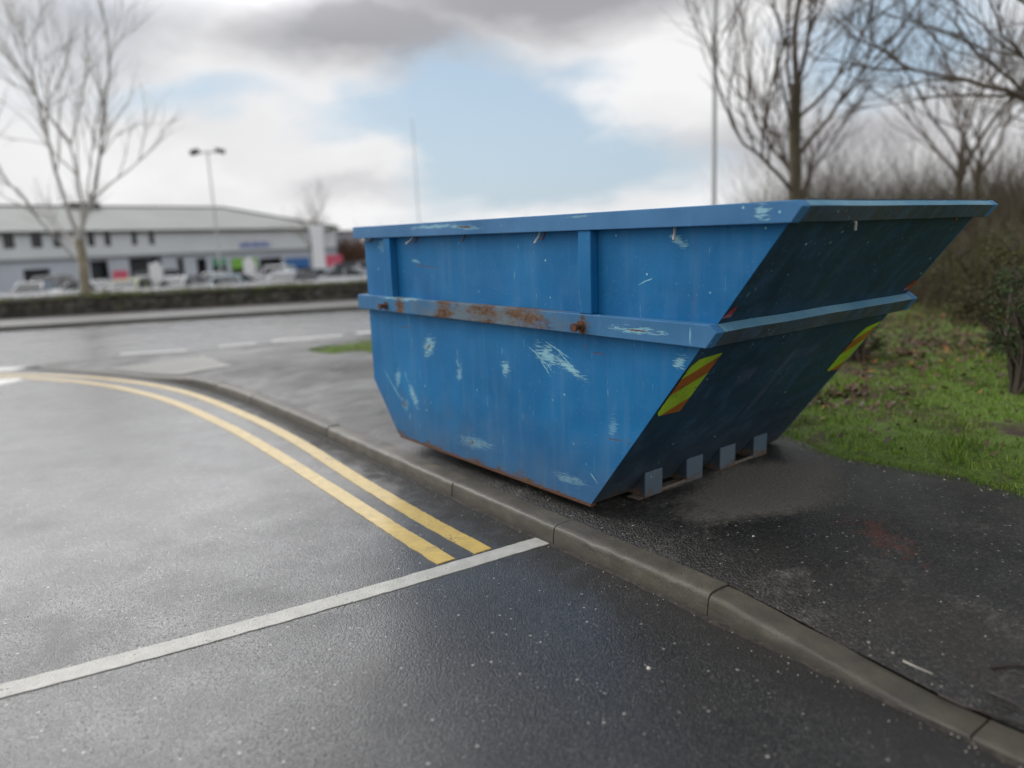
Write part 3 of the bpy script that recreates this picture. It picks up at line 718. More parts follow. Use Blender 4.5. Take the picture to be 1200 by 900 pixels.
# fork pockets at the foot of the sloped end
m_foot_p = skip_paint('grey blue foot paint', [], dirt=.35, base=(.075, .145, .205), footrust=1.0)
for (a0, a1) in ((.292, .422), (.619, .752), (.908, 1.045), (1.225, 1.356)):
    q = MB(); c = -.09
    q.prism([(c, -.017), (c, .114), (c + .007, .106), (c + .007, -.017)], lambda u, w: L3(u, a0, w), lambda u, w: L3(u, a1, w))
    ft_ = bevel(recalc(q.build('foot', m_foot_p, skip)), .0018); q = MB()
    for s0 in (a0, a1 - .007):
        q.prism([(c + .0072, -.017), (c + .0072, .106), (-.0015, .0), (.10, -.001), (.10, -.017)], lambda u, w: L3(u, s0, w), lambda u, w: L3(u, s0 + .007, w))
    recalc(q.build('cheek', m_end, ft_))  # shade inside the pockets is put into the colour: dark end paint
for (a0, a1) in ((.245, .752), (.855, 1.356)):
    q = MB(); q.box(.01, .088, a0, a1, -.0195, -.0175)
    q.tube([L3(-.075, a0 + .1, -.010), L3(-.083, (a0 + a1) / 2, -.006), L3(-.078, a1 - .02, -.008)], .009, 8)
    recalc(q.build('foot_plate', m_dsteel, skip))

# ------------------------------------------------------------------ grass, leaves, gravel, twigs
def in_poly(x, y, pts):
    c = False; j = len(pts) - 1
    for i in range(len(pts)):
        a, b_ = pts[i], pts[j]
        if (a[1] > y) != (b_[1] > y) and x < (b_[0] - a[0]) * (y - a[1]) / (b_[1] - a[1]) + a[0]: c = not c
        j = i
    return c
m_grass, t, b = mat('grass blades')
r0 = t.node('ShaderNodeNewGeometry').outputs['Random Per Island']
cc = t.mix(r0, (.05, .125, .009), (.27, .40, .04)); cc = t.mix(t.mapr(r0, .93, .95), cc, (.22, .19, .07))
setb(t, b, color=cc, rough=.55, sss=0.0); b.inputs['Transmission Weight'].default_value = 0
gv, gf = [], []
g = random.Random(3)
def blade(x, y, z, h_, w_, lean):
    th = g.uniform(0, 2 * pi); dx, dy = cos(th) * w_, sin(th) * w_; ph = g.uniform(0, 2 * pi); lx, ly = cos(ph) * lean, sin(ph) * lean
    k = len(gv)
    gv.extend([(x - dx, y - dy, z), (x + dx, y + dy, z), (x + dx * .6 + lx * .4, y + dy * .6 + ly * .4, z + h_ * .65), (x - dx * .6 + lx * .4, y - dy * .6 + ly * .4, z + h_ * .65), (x + lx, y + ly, z + h_)])
    gf.extend([(k, k + 1, k + 2, k + 3), (k + 3, k + 2, k + 4)])
vbp = [(a, c) for a, c in vb]
ztab = {}
def vz(x, y):
    k = (round(x * 5), round(y * 5))
    if k not in ztab: ztab[k] = verge_z(k[0] / 5, k[1] / 5)
    return ztab[k]
cnt = 0
zones = [((1.4, 5.2, 2.6, 7.0), 52000), ((-3.0, 0.3, 8.0, 12.4), 14000), ((1.6, 11, 6.5, 15), 22000)]
for (x0, x1, y0, y1), N_ in zones:
    for _ in range(N_):
        x = g.uniform(x0, x1); y = g.uniform(y0, y1)
        if not in_poly(x, y, vbp): continue
        dens = mnoise.noise((x * 1.5, y * 1.5, 2)) + .55 * mnoise.noise((x * 5, y * 5, 4))
        if dens < -.34 + (.55 if 6.4 < y < 8.4 and x > 1.5 else (.2 if y > 8.4 and x > 1.5 else 0)): continue
        far = 1 + .06 * y; tall = 1.0 + (1.2 if mnoise.noise((x * 3, y * 3, 8)) > .35 else 0)
        blade(x, y, vz(x, y) - .006, g.uniform(.014, .042) * tall, g.uniform(.0014, .0032) * far, g.uniform(0, .032) * tall)
# ragged fringe creeping over the tarmac edge
for _ in range(7000):
    i = g.randrange(len(ve) - 1); P = ve[i].lerp(ve[i + 1], g.random())
    if P.y > 12.5: continue
    x = P.x + g.gauss(-.012, .03); y = P.y + g.gauss(-.01, .03)
    blade(x, y, zf(x, y, 1) - .004, g.uniform(.010, .03), g.uniform(.001, .002), g.uniform(0, .02))
o = mesh('grass', gv, gf, m_grass); tag(o, kind='stuff')

m_leaf, t, b = mat('fallen leaf'); r0 = t.node('ShaderNodeNewGeometry').outputs['Random Per Island']
cc = t.mix(r0, (.030, .015, .010), (.13, .062, .030)); cc = t.mix(t.mapr(r0, .94, .95), cc, (.30, .13, .03))
setb(t, b, color=cc, rough=.45)
lv, lf = [], []
def leaf(x, y, z, s):
    th = g.uniform(0, 2 * pi); k = len(lv); tl = g.uniform(-.5, .5); ts = g.uniform(-.4, .4)
    pts = [(1, 0), (.35, .45), (-.3, .6), (-.55, .2), (-1, 0), (-.55, -.3), (-.2, -.6), (.4, -.35)]
    for (a, c) in pts:
        a *= s; c *= s * .8; zz = z + a * tl + c * ts + (a * a + c * c) / s * .55
        lv.append((x + a * cos(th) - c * sin(th), y + a * sin(th) + c * cos(th), zz))
    lf.append((k, k + 1, k + 2, k + 6, k + 7)); lf.append((k + 2, k + 3, k + 4, k + 5, k + 6))
for (cx, cy, sx_, sy_, n_) in ((2.3, 5.45, .28, .16, 260), (2.75, 5.5, .3, .3, 40), (4.2, 7.3, 1.2, .7, 1700), (3.1, 6.6, .8, .5, 600), (5.6, 9.2, 1.2, .8, 1800), (3.0, 4.6, .9, .7, 110), (6, 10, 2.5, 2, 500), (2.75, 4.0, .5, .3, 16)):
    for _ in range(n_):
        x = g.gauss(cx, sx_); y = g.gauss(cy, sy_)
        if in_poly(x, y, vbp): leaf(x, y, vz(x, y) + .012 + g.random() * .018, g.uniform(.02, .045))
tag(mesh('fallen_leaves', lv, lf, m_leaf), kind='stuff')

m_grit, t, b = mat('loose grit'); r0 = t.node('ShaderNodeNewGeometry').outputs['Random Per Island']
setb(t, b, color=t.mix(r0, (.10, .095, .085), (.55, .53, .48)), rough=.6)
q = MB()
def stone(x, y, z, s):
    k = 6; top = [(x + s * g.uniform(.7, 1) * cos(2 * pi * i / k), y + s * g.uniform(.6, 1) * sin(2 * pi * i / k), z + s * g.uniform(.1, .4)) for i in range(k)]
    bot = [(a, c, z - .002) for a, c, _ in top]
    q.add(bot + top + [(x, y, z + s * .75)], [(i, (i + 1) % k, k + (i + 1) % k, k + i) for i in range(k)] + [(k + i, k + (i + 1) % k, 2 * k) for i in range(k)])
for _ in range(420):
    x = g.uniform(-2.2, 2.6); y = g.uniform(1.2, 5.5) if x < .9 else g.uniform(1.2, 4.6)
    side_ = (Vector((x, y, 0)) - KP).cross(KD).z    # >0 on the footway side
    dk = (Vector((x, y, 0)) - KP).dot(Vector((KD.y, -KD.x, 0)))
    if 0 < dk < .125 or in_poly(x, y, vbp) or y > 5.4: continue
    z = foot_z(x, y) if dk > 0 else 0.001
    stone(x, y, z, abs(g.gauss(0, .0013)) + .0009)
for _ in range(260):
    s_k = g.uniform(-1.8, 5); P = KP + KD * s_k + Vector((KD.y, -KD.x, 0)) * (-abs(g.gauss(0, .05)) - .002)
    stone(P.x, P.y, .003, g.uniform(.0012, .003))
for _ in range(70):
    i = g.randrange(10, 45); P = ve[i].lerp(ve[i + 1], g.random()); x = P.x + g.gauss(-.06, .05); y = P.y + g.gauss(-.03, .05); stone(x, y, zf(x, y, 1), g.uniform(.003, .007))
for (x, y, s) in ((.42, 2.30, .009), (1.02, 3.06, .007), (1.05, 1.33, .006), (.30, 2.06, .006)):
    dk = (Vector((x, y, 0)) - KP).dot(Vector((KD.y, -KD.x, 0))); stone(x, y, foot_z(x, y) if dk > .12 else .001, s)
tag(q.build('gravel', m_grit), kind='stuff')

m_twig, t, b = mat('wet twig bark'); p = t.objc(); setb(t, b, color=t.mix(t.noise(p, 30, 4), (.006, .004, .003), (.03, .018, .010)), rough=.5)
m_twigp, t, b = mat('pale stripped stick'); setb(t, b, color=(.45, .42, .36), rough=.6)
def twig(pts, r, label, m=m_twig, side=None):
    base = Vector(pts[0]); q = MB(); n = len(pts)
    P = [Vector(p_) - base for p_ in pts]; q.tube(P, [r * (1 - .5 * i / (n - 1)) for i in range(n)], 6)
    if side: q.tube([Vector(s) - base for s in side], r * .5, 5)
    o = q.build('twig', m); o.location = base; tag(o, label, 'twig', 'twigs on the footway'); return o
def fz(x, y, h=.004): return (x, y, foot_z(x, y) + h)
twig([fz(1.262, 2.055), fz(1.30, 1.985, .012), fz(1.36, 1.93, .010), fz(1.46, 1.83)], .0055, 'longest dark forked twig lying on wet tarmac near the kerb', side=[fz(1.33, 1.955, .012), fz(1.38, 1.965, .02), fz(1.42, 1.95)])
twig([fz(1.47, 2.135), fz(1.53, 2.13, .008), fz(1.66, 2.10)], .005, 'dark twig with a pale cut end, farthest of the twigs on tarmac')
twig([fz(1.40, 2.03), fz(1.43, 1.96, .015), fz(1.455, 1.88)], .0045, 'short thick dark twig lying crosswise over the forked one')
twig([(1.185, 2.125, .097), (1.205, 2.085, .099), (1.235, 2.05, .097)], .003, 'short pale stripped stick lying on top of the kerb', m_twigp)

# ------------------------------------------------------------------ bare trees
def bark(name, a, c, moss=.3):
    m, t, b = mat(name); p = t.objc()
    n = t.noise(t.mapping(p, scale=(9, 9, 2.5)), 1, 5, .65)
    cc = t.mix(t.mapr(n, .3, .7), a, c); cc = t.mix(t.m('MULTIPLY', t.mapr(t.noise(p, 1.2, 4), .45, .62), moss), cc, (.085, .09, .025))
    setb(t, b, color=cc, rough=.85, normal=t.bump(n, .6, .02)); return m
m_bark = bark('grey brown bark', (.045, .034, .024), (.12, .095, .068))
m_bark2 = bark('pale bark', (.20, .17, .12), (.40, .34, .25), .3)
m_tw1, t, b = mat('bare twigs'); setb(t, b, color=(.095, .072, .056), rough=.8)
m_tw2, t, b = mat('haze-paled bare twigs'); setb(t, b, color=(.42, .40, .375), rough=.8)  # hazy wash over the left tree painted in as a pale twig colour
def grow(mb_t, mb_c, p, d_, L, r, depth, R, spread=.6, up=.25, wig=.18, minr=.006, kids=(2, 4), seg=5):
    pts = [p.copy()]; rr = [r]; dcur = d_.normalized(); n = seg
    for i in range(n):
        dcur = (dcur + Vector((R.gauss(0, wig), R.gauss(0, wig), R.gauss(0, wig) + up * .12))).normalized()
        pts.append(pts[-1] + dcur * L / n); rr.append(max(minr * .6, r * (1 - .55 * (i + 1) / n)))
    (mb_t if depth == 0 else mb_c).tube(pts, rr, 8 if r > .05 else (5 if r > .015 else 3), cap=False)
    if r * .5 < minr * .9 or depth > 6: return
    k = R.randint(*kids)
    for j in range(k + (2 if depth else 0)):
        u = R.uniform(.35, 1.0) if j else 1.0
        i = min(n - 1, int(u * n)); q = pts[i].lerp(pts[i + 1], u * n - i) if u < 1 else pts[-1]
        ax = Vector((R.gauss(0, 1), R.gauss(0, 1), R.gauss(0, .6))).normalized()
        nd = (dcur + ax * R.uniform(spread * .6, spread * 1.4) + Vector((0, 0, up * .3))).normalized()
        grow(mb_t, mb_c, q, nd, L * R.uniform(.55, .85), max(minr * .7, r * R.uniform(.38, .58) * (1.15 if j == 0 else 1)), depth + 1, R, spread, up, wig, minr, kids, seg)
def bare_tree(name_loc, label, seed, h, r, limbs=None, mt=None, mtw=None, lean=(0, 0), fork=.35, minr=.006, group='bare winter trees', kids=(2, 3), spread=.6):
    R = random.Random(seed); x, y, z = name_loc
    root = empty('bare_tree', (x, y, z)); tag(root, label, 'tree', group)
    T, C_ = MB(), MB()
    pts = [Vector((0, 0, -.1))]; rr = [r * 1.35]
    top = h * fork
    for i in range(1, 6):
        u = i / 5; pts.append(Vector((lean[0] * u * top + R.gauss(0, .02), lean[1] * u * top + R.gauss(0, .02), top * u))); rr.append(r * (1.1 - .25 * u))
    T.tube(pts, rr, 10, cap=False)
    if limbs is None:
        limbs = []
        for k in range(5):
            a = 2 * pi * k / 5 + R.uniform(-.4, .4); limbs.append((R.uniform(.75, 1), (cos(a) * .55, sin(a) * .55, 1), h * R.uniform(.28, .4), R.uniform(.45, .65)))
    for (u, dr, L, rf) in limbs:
        zc = u * 5; i = min(4, int(zc)); q = pts[i].lerp(pts[i + 1], zc - i)
        grow(T, C_, q, Vector(dr), L, r * rf, 1, R, spread, .3, .13, minr, kids)
    T.build('trunk', mt or m_bark, root, smooth=True); C_.build('crown', mtw or m_tw1, root, smooth=True)
    return root
def copy_tree(o, loc, rotz, sc, label, group):
    r = o.copy(); COL.objects.link(r); r.location = loc; r.rotation_euler = (0, 0, rotz); r.scale = (sc,) * 3; r['label'] = label; r['group'] = group
    for ch_ in list(o.children):
        c_ = ch_.copy(); COL.objects.link(c_); c_.parent = r
    return r
GT = 'bare winter trees'
# right of the skip
t1 = bare_tree((5.45, 14.4, .1), 'tall bare tree with upright dark trunk rising behind the skip end', 12, 9.5, .115, [
    (1.0, (.05, 0, 1), 2.4, .55), (.88, (-.28, .1, 1), 2.2, .36), (.50, (-.62, -.1, .85), 2.0, .36), (.97, (.28, .2, 1), 2.2, .38), (.66, (.62, 0, .85), 2.3, .40), (.84, (.72, -.2, .75), 2.1, .34), (.58, (-.40, .3, .95), 1.9, .3),
    (.76, (-.42, -.3, .9), 1.7, .28), (.92, (.1, -.4, 1), 2.0, .3)], fork=.42, kids=(3, 4), spread=.46, minr=.0045)
t2 = bare_tree((8.6, 10.4, .1), 'overhanging bare tree whose long limbs reach in from the right edge', 23, 8.5, .11, [
    (.78, (-.85, .1, .50), 1.9, .55), (.92, (-.6, .2, .8), 2.2, .5), (1.0, (-.3, 0, 1), 2.6, .6), (.85, (-.5, -.4, .8), 2.0, .45), (.9, (.5, .2, .8), 2.4, .5), (.9, (-.7, .5, .85), 2.0, .45)], fork=.34, kids=(3, 3), spread=.6)
t3 = bare_tree((12.2, 20.5, .0), 'slim bare tree with a thin grey trunk above the thicket', 31, 7.2, .10, fork=.42, minr=.009)
t4 = bare_tree((-12.5, 22.4, -.9), 'pale bare tree behind the stone wall in front of the grey building', 47, 10.0, .14, [
    (.62, (-.40, .1, .9), 2.2, .36), (.9, (.10, .2, 1), 3.2, .42), (1.0, (-.16, 0, 1), 3.4, .50), (1.0, (.22, 0, 1), 3.0, .45), (.80, (.35, .0, 1), 1.3, .26), (.75, (-.6, -.2, .8), 2.6, .30)],
    mt=m_bark2, mtw=m_tw2, fork=.30, minr=.006, kids=(2, 3), spread=.42)
k = 0
for (x, y, s, src, lb) in ((15.5, 25, 1.1, t3, 'bare tree left of two twins in the thicket, deep behind it'), (20, 27, 1.2, t1, 'large bare tree at the far right behind the thicket'),
                          (12.5, 15.0, .9, t1, 'bushy bare tree rising from the thicket near the right edge'), (17, 21, .85, t3, 'small bare tree at the right edge of the thicket'), (7.6, 19.5, .8, t3, 'small bare tree behind the tall upright one'),
                          (-21.5, 84, 1.0, t3, 'distant small bare tree past the right end of the building'), (-19.0, 76, .85, t4, 'distant grey bare tree beside the building corner'), (-34, 27, 1.0, t4, 'bare tree off to the far left behind the wall')):
    k += 1
    copy_tree(src, (x, y, -.05 if y < 40 else -1), k * 1.7, s, lb, GT)

# scrub thicket and hedge: thin stems nobody could count
m_scrub, t, b = mat('scrub stems'); r0 = t.node('ShaderNodeNewGeometry').outputs['Random Per Island']
cc = t.mix(r0, (.035, .024, .016), (.12, .085, .055)); cc = t.mix(t.mapr(r0, .8, .85), cc, (.075, .085, .025)); setb(t, b, color=cc, rough=.85)
def scrub(name, spots, m, seed, hs, leafy=0):
    R = random.Random(seed); v, f = [], []
    for (x0, x1, y0, y1, n_, h0, h1, w_) in spots:
        for _ in range(n_):
            x = R.uniform(x0, x1); y = R.uniform(y0, y1); z = -.05 if y < 45 else -1.1
            H = R.uniform(h0, h1) * (.75 + .5 * mnoise.noise((x * .6, y * .6, 1)) + .25); d_ = Vector((R.gauss(0, .55), R.gauss(0, .55), 1))
            p_ = Vector((x, y, z + R.random() * H * .5)); segs = 4; w = w_ * R.uniform(.5, 1.2)
            a = Vector((cos(R.uniform(0, pi)), sin(R.uniform(0, pi)), 0)).normalized() * w
            kk = len(v)
            for i in range(segs + 1):
                ww = a * (1 - .75 * i / segs); v += [tuple(p_ - ww), tuple(p_ + ww)]
                d_ = (d_ + Vector((R.gauss(0, .34), R.gauss(0, .34), .05))).normalized(); p_ = p_ + d_ * (H * .6 / segs)
                if i: f.append((kk + 2 * i - 2, kk + 2 * i - 1, kk + 2 * i + 1, kk + 2 * i))
    return tag(mesh(name, v, f, m), kind='stuff')
scrub('thicket', [(6.2, 17, 13.5, 19, 17000, 1.4, 2.7, .005), (8, 24, 19, 28, 22000, 2.2, 4.6, .007), (4.8, 12, 11.5, 14.5, 4000, .5, 1.4, .005), (6.8, 14, 9.0, 13.5, 14000, 1.2, 2.3, .0045), (5.6, 9, 9.0, 12, 5000, .5, 1.3, .004)], m_scrub, 5, 3)
m_hedge, t, b = mat('brown hedge stems'); r0 = t.node('ShaderNodeNewGeometry').outputs['Random Per Island']; setb(t, b, color=t.mix(r0, (.10, .055, .035), (.22, .13, .09)), rough=.9)
scrub('far_hedge', [(-26, 20, 96, 101, 9000, 3.2, 5.2, .06), (-70, -26, 108, 114, 6000, 4, 6, .07)], m_hedge, 6, 3)

# leafy bushes
def leaf_mat(name, a, c):
    m, t, b = mat(name); r0 = t.node('ShaderNodeNewGeometry').outputs['Random Per Island']; setb(t, b, color=t.mix(r0, a, c), rough=.8, spec=.2); return m
m_ivy = leaf_mat('dark evergreen leaves', (.012, .022, .008), (.055, .085, .026))
m_ol = leaf_mat('olive leaves', (.030, .032, .012), (.085, .082, .03))
def bush(loc, label, rx, ry, rz, n_, seed, m, leaf_s=.022, stems=14):
    R = random.Random(seed); root = empty('bush', loc); tag(root, label, 'bush', 'bushes on the grass verge')
    v, f = [], []
    cl = [(Vector((R.gauss(0, .42) * rx, R.gauss(0, .42) * ry, rz * R.uniform(.25, .95))), R.uniform(.18, .36) * (rx + rz) / 2) for _ in range(16)]
    for _ in range(n_):
        c_, rr = R.choice(cl); dd = Vector((R.gauss(0, 1), R.gauss(0, 1), R.gauss(0, 1))).normalized() * rr * R.random() ** .45
        p_ = c_ + dd
        if p_.z < .02: p_.z = abs(p_.z) + .02
        s = leaf_s * R.uniform(.6, 1.4); a = Vector((R.gauss(0, 1), R.gauss(0, 1), R.gauss(0, 1))).normalized(); b_ = a.orthogonal().normalized()
        k = len(v); v += [tuple(p_ - a * s), tuple(p_ + b_ * s * .5), tuple(p_ + a * s), tuple(p_ - b_ * s * .5)]; f.append((k, k + 1, k + 2, k + 3))
    mesh('foliage', v, f, m, root)
    q = MB()
    for _ in range(stems):
        c_, rr = R.choice(cl); mid_ = Vector((c_.x * .5 + R.gauss(0, .05), c_.y * .5 + R.gauss(0, .05), c_.z * .5))
        top_ = c_ + Vector((R.gauss(0, .1), R.gauss(0, .1), rr * R.uniform(.2, 1.3))); q.tube([(c_.x * .7, c_.y * .7, -.03), mid_, c_, top_], [.014, .010, .007, .003], 5, cap=False)
    q.build('stems', m_tw1, root)
    return root
def gz(x, y): return verge_z(x, y) - .01
bush((3.62, 5.05, gz(3.6, 5.05)), 'dark evergreen bush at the right edge of the grass', .40, .40, .86, 4200, 1, m_ivy, .017, 90)
bush((3.12, 6.75, gz(3.1, 6.7)), 'low twiggy dark shrub beside the skip end on the grass', .22, .22, .50, 1500, 2, m_ivy, .018, 46)
bush((6.3, 9.6, gz(6.3, 9.6)), 'olive green bush behind the dark one at the right', .95, .8, 1.0, 12000, 3, m_ol, .016, 120)
bush((4.9, 6.9, gz(4.9, 6.9)), 'dark olive bush just behind the front evergreen at the right edge', .7, .7, 1.15, 12000, 7, m_ol, .015, 140)
bush((7.4, 12.6, 0), 'large olive bush in front of the thicket', 1.3, 1.0, 1.1, 12000, 4, m_ol, .020, 120)
bush((9.6, 11.2, 0), 'tall dark bush at the far right of the thicket', 1.4, 1.1, 1.5, 13000, 5, m_ol, .020, 120)
bush((5.5, 13.0, 0), 'low green bush at the foot of the tall bare tree', .9, .7, .7, 8000, 6, m_ol, .018, 60)

# ------------------------------------------------------------------ stone wall with growth on top
m_wall, t, b = mat('dark mossy stone wall'); p = t.pos()
vd = t.vor(t.mapping(p, scale=(1, 1, 1.7)), 4.5, feature='DISTANCE_TO_EDGE'); vc = t.sep(t.vor(t.mapping(p, scale=(1, 1, 1.7)), 4.5, out='Color'))[0]
cc = t.mix(vc, (.035, .032, .026), (.13, .12, .10)); cc = t.mix(t.mapr(vd, .05, .01), cc, (.015, .014, .012)); cc = t.mix(t.mapr(t.noise(p, 1.2, 4, .6), .52, .66), cc, (.045, .055, .016))
setb(t, b, color=cc, rough=.85, normal=t.bump(t.mapr(vd, 0, .12), 1, .04))
m_cope, t, b = mat('mossy coping stone'); p = t.pos()
cc = t.mix(t.mapr(t.noise(p, 1.5, 5, .65), .42, .6), (.10, .095, .08), (.08, .10, .025)); setb(t, b, color=cc, rough=.9, normal=t.bump(t.noise(p, 6, 4), 1, .03))
wroot = empty('stone_wall', (-6.5, 21.0, 0)); tag(wroot, 'long low dark stone wall with mossy top between the road and the car park', 'wall')
q = MB(); cq = MB(); n_ = 120
for i in range(n_):
    xa = -45 + i * .6; xb = xa + .6
    def wz(x): return .50 + .035 * mnoise.noise((x * .8, 0, 0)) + .02 * mnoise.noise((x * 3, 0, 0))
    v0 = []
    for x in (xa, xb):
        y = wall_y(x); v0 += [(x + 6.5, y - 21.0, -.05 + .0), (x + 6.5, y - 21.0 + .02, wz(x)), (x + 6.5, y - 21.0 + .38, wz(x)), (x + 6.5, y - 21.0 + .40, -1.1)]
    q.add(v0, [(0, 1, 5, 4), (1, 2, 6, 5), (2, 3, 7, 6)])
    c0 = []
    hh = .06 + .03 * rng.random()
    for x in (xa + .01, xb - .01):
        y = wall_y(x) - 21.0; c0 += [(x + 6.5, y - .04, wz(xa) + .002), (x + 6.5, y - .02, wz(xa) + hh), (x + 6.5, y + .42, wz(xa) + hh), (x + 6.5, y + .44, wz(xa) + .002)]
    cq.add(c0, [(0, 1, 5, 4), (1, 2, 6, 5), (2, 3, 7, 6), (0, 4, 7, 3), (0, 3, 2, 1), (4, 5, 6, 7)])
recalc(q.build('wall_body', m_wall, wroot)); recalc(cq.build('coping', m_cope, wroot))
# rough grass and weeds along the wall foot and top
gv, gf = [], []
for _ in range(16000):
    x = g.uniform(-30, 1); y = wall_y(x) + g.uniform(.05, .9) + (0 if g.random() < .8 else -.1)
    n_ = mnoise.noise((x * .5, 0, 3))
    if n_ < -.2: continue
    blade(x, y, .5 if y < wall_y(x) + .45 else -.05, g.uniform(.05, .18) * (1 + n_) + (.35 if y > wall_y(x) + .45 else 0), g.uniform(.008, .016), g.uniform(.02, .12))
m_weed = leaf_mat('winter weeds', (.08, .085, .035), (.20, .19, .10))
tag(mesh('wall_top_grass', gv, gf, m_weed), kind='stuff')

# ------------------------------------------------------------------ building
bld = empty('warehouse', (-36, 75, -1.05)); bld.rotation_euler = (0, 0, atan2(.805, .593))
tag(bld, 'long two storey grey clad retail warehouse with low pitched roof behind the car park', 'building')
def clad(name, a, rough=.5, period=.4):
    m, t, b = mat(name); oc = t.objc(); x, y, z = t.sep(oc)[:3]
    w = t.m('FRACT', t.m('DIVIDE', x, period)); n = t.noise(oc, .25, 4, .6)
    cc = t.mix(t.mapr(n, .3, .7), t.comb(*[q * .85 for q in a]), t.comb(*a)); cc = t.vm('SCALE', cc, t.mapr(w, .0, .08, .8, 1)); setb(t, b, color=cc, rough=rough); return m
m_cl = clad('pale grey cladding', (.74, .77, .78)); m_cl2 = clad('blue grey cladding', (.56, .60, .66)); m_rf = clad('pale roof sheeting', (.40, .415, .40), .8, 1.0)
m_dk, t, b = mat('dark trim'); setb(t, b, color=(.07, .06, .06), rough=.6)
m_gl, t, b = mat('dark window glass'); setb(t, b, color=(.02, .022, .03), rough=.12)
m_wf, t, b = mat('white frame'); setb(t, b, color=(.6, .62, .62), rough=.5)
m_fas, t, b = mat('grey fascia'); setb(t, b, color=(.26, .28, .29), rough=.5)
s0, s1, e1 = -42.0, 25.0, 5.35       # facade ends along its own x; eaves height
DEP = 22.0
# facade with openings cut through: lower strip of bays, upper wall
bays = [(-10.7, -8.5, 2.1, 'dark'), (-5.0, -3.3, 2.6, 'dark'), (-1.3, 2.0, 2.75, 'dark'), (3.6, 4.4, 2.5, 'white'), (5.8, 7.0, 2.4, 'dark'), (7.6, 9.3, 2.3, 'green'), (9.9, 13.2, 2.25, 'lime'), (13.5, 16.6, 2.1, 'dark'), (17.0, 20.6, 1.95, 'blue')]
wins = [(-11.9, -11.0), (-9.7, -8.8), (-7.9, -7.2), (-4.9, -4.25), (-3.35, -2.75), (-.75, -.2), (1.0, 1.55), (-15, -14.2), (-18, -17.2), (-21, -20.2), (-25, -24.2)]
q = MB(); q2 = MB()
xsx = sorted(set([s0, s1] + [a for bb in bays for a in bb[:2]]))
HB = 2.80
for a, c in zip(xsx, xsx[1:]):
    bay = next((bb for bb in bays if abs(bb[0] - a) < 1e-6 and abs(bb[1] - c) < 1e-6), None)
    if bay: q2.box(a, c, .0, .3, bay[2], HB)
    else: q2.box(a, c, .0, .3, 0, HB)
xw = sorted(set([s0, s1] + [a for w_ in wins for a in w_]))
for a, c in zip(xw, xw[1:]):
    if any(abs(w_[0] - a) < 1e-6 and abs(w_[1] - c) < 1e-6 for w_ in wins):
        q.box(a, c, 0, .3, HB + .25, 3.95); q.box(a, c, 0, .3, 5.2, e1)
    else: q.box(a, c, 0, .3, HB + .25, e1)
q2.build('lower_wall', m_cl2, bld); q.build('upper_wall', m_cl, bld)
q = MB(); q.box(s0, s1, -.25, .3, HB + .002, HB + .248); q.build('fascia', m_fas, bld)
q = MB(); q.box(s1 - .3, s1, .3, DEP, 0, e1); q.box(s0, s0 + .3, .3, DEP, 0, e1); q.box(s0 + .3, s1 - .3, DEP - .3, DEP, 0, e1); q.build('end_wall', m_cl2, bld)
for a, c in wins:
    w_ = MB(); w_.box(a + .06, c - .06, .16, .18, 3.98, 5.17); wo = w_.build('window', m_gl, bld)
    w_ = MB(); w_.box(a, a + .058, .05, .2, 3.95, 5.2); w_.box(c - .058, c, .05, .2, 3.95, 5.2); w_.box(a + .059, c - .059, .05, .2, 3.95, 3.978); w_.build('frame', m_dk, wo)
colm = {}
for nm, cc in (('dark', (.03, .032, .038)), ('white', (.55, .56, .56)), ('green', (.10, .32, .18)), ('lime', (.22, .50, .06)), ('blue', (.04, .16, .42)), ('pink', (.55, .08, .14)), ('letter', (.16, .22, .50))):
    m_, t, b = mat('panel ' + nm); setb(t, b, color=cc, rough=.5); colm[nm] = m_
for a, c, hz, kd in bays:
    w_ = MB(); w_.box(a + .02, c - .02, .9, .95, 0, hz); o = w_.build('shopfront' if hz > 2.2 else 'doorway', colm['dark'] if kd != 'white' else colm['white'], bld)
    if kd in ('green', 'lime', 'blue'):
        w_ = MB(); w_.box(a + .05, c - .05, -.06, -.003, hz - 1.15 if kd != 'green' else hz - .8, hz - .02); w_.build('shop_sign', colm[kd], bld)
# blurred lettering on the facade, illegible in the photograph: strokes only
xq = 11.2; Rl = random.Random(4); w_ = MB()
for k in range(7):
    wd = Rl.uniform(.35, .6); w_.box(xq, xq + .13, -.08, -.003, 3.3, 4.0); w_.box(xq + wd - .13, xq + wd, -.08, -.003, 3.3, 4.0 if k % 2 else 3.75)
    w_.box(xq + .131, xq + wd - .131, -.08, -.003, 3.6, 3.72); xq += wd + .16
w_.build('lettering', colm['letter'], bld)
# roof: hipped at the right end, lower ridge to the left
rh = 2.9; r_y = 9.0
V_ = [(s0, -.35, e1), (s1 + .3, -.35, e1), (s1 + .3, DEP + .3, e1), (s0, DEP + .3, e1), (s0, r_y, e1 + rh - .35), (s1 - 9.5, r_y, e1 + rh)]
o = mesh('roof', V_, [(0, 1, 5, 4), (1, 2, 5), (2, 3, 4, 5), (3, 0, 4), (0, 3, 2, 1)], m_rf, bld)
rd = MB(); rd.tube([(s0, r_y, e1 + rh - .3), (s1 - 9.5, r_y, e1 + rh + .05)], .13, 6); rd.tube([(s1 - 9.5, r_y, e1 + rh + .05), (s1 + .3, -.35, e1 + .08)], .13, 6); rd.box(s0, s1 + .3, -.5, -.351, e1 - .18, e1 + .04); rd.build('ridge_trim', m_dk, o)
q = MB(); q.box(-2.2, .6, r_y - 1, r_y + 1, e1 + rh - 1.0, e1 + rh + .30); q.build('roof_vent', m_dk, o)
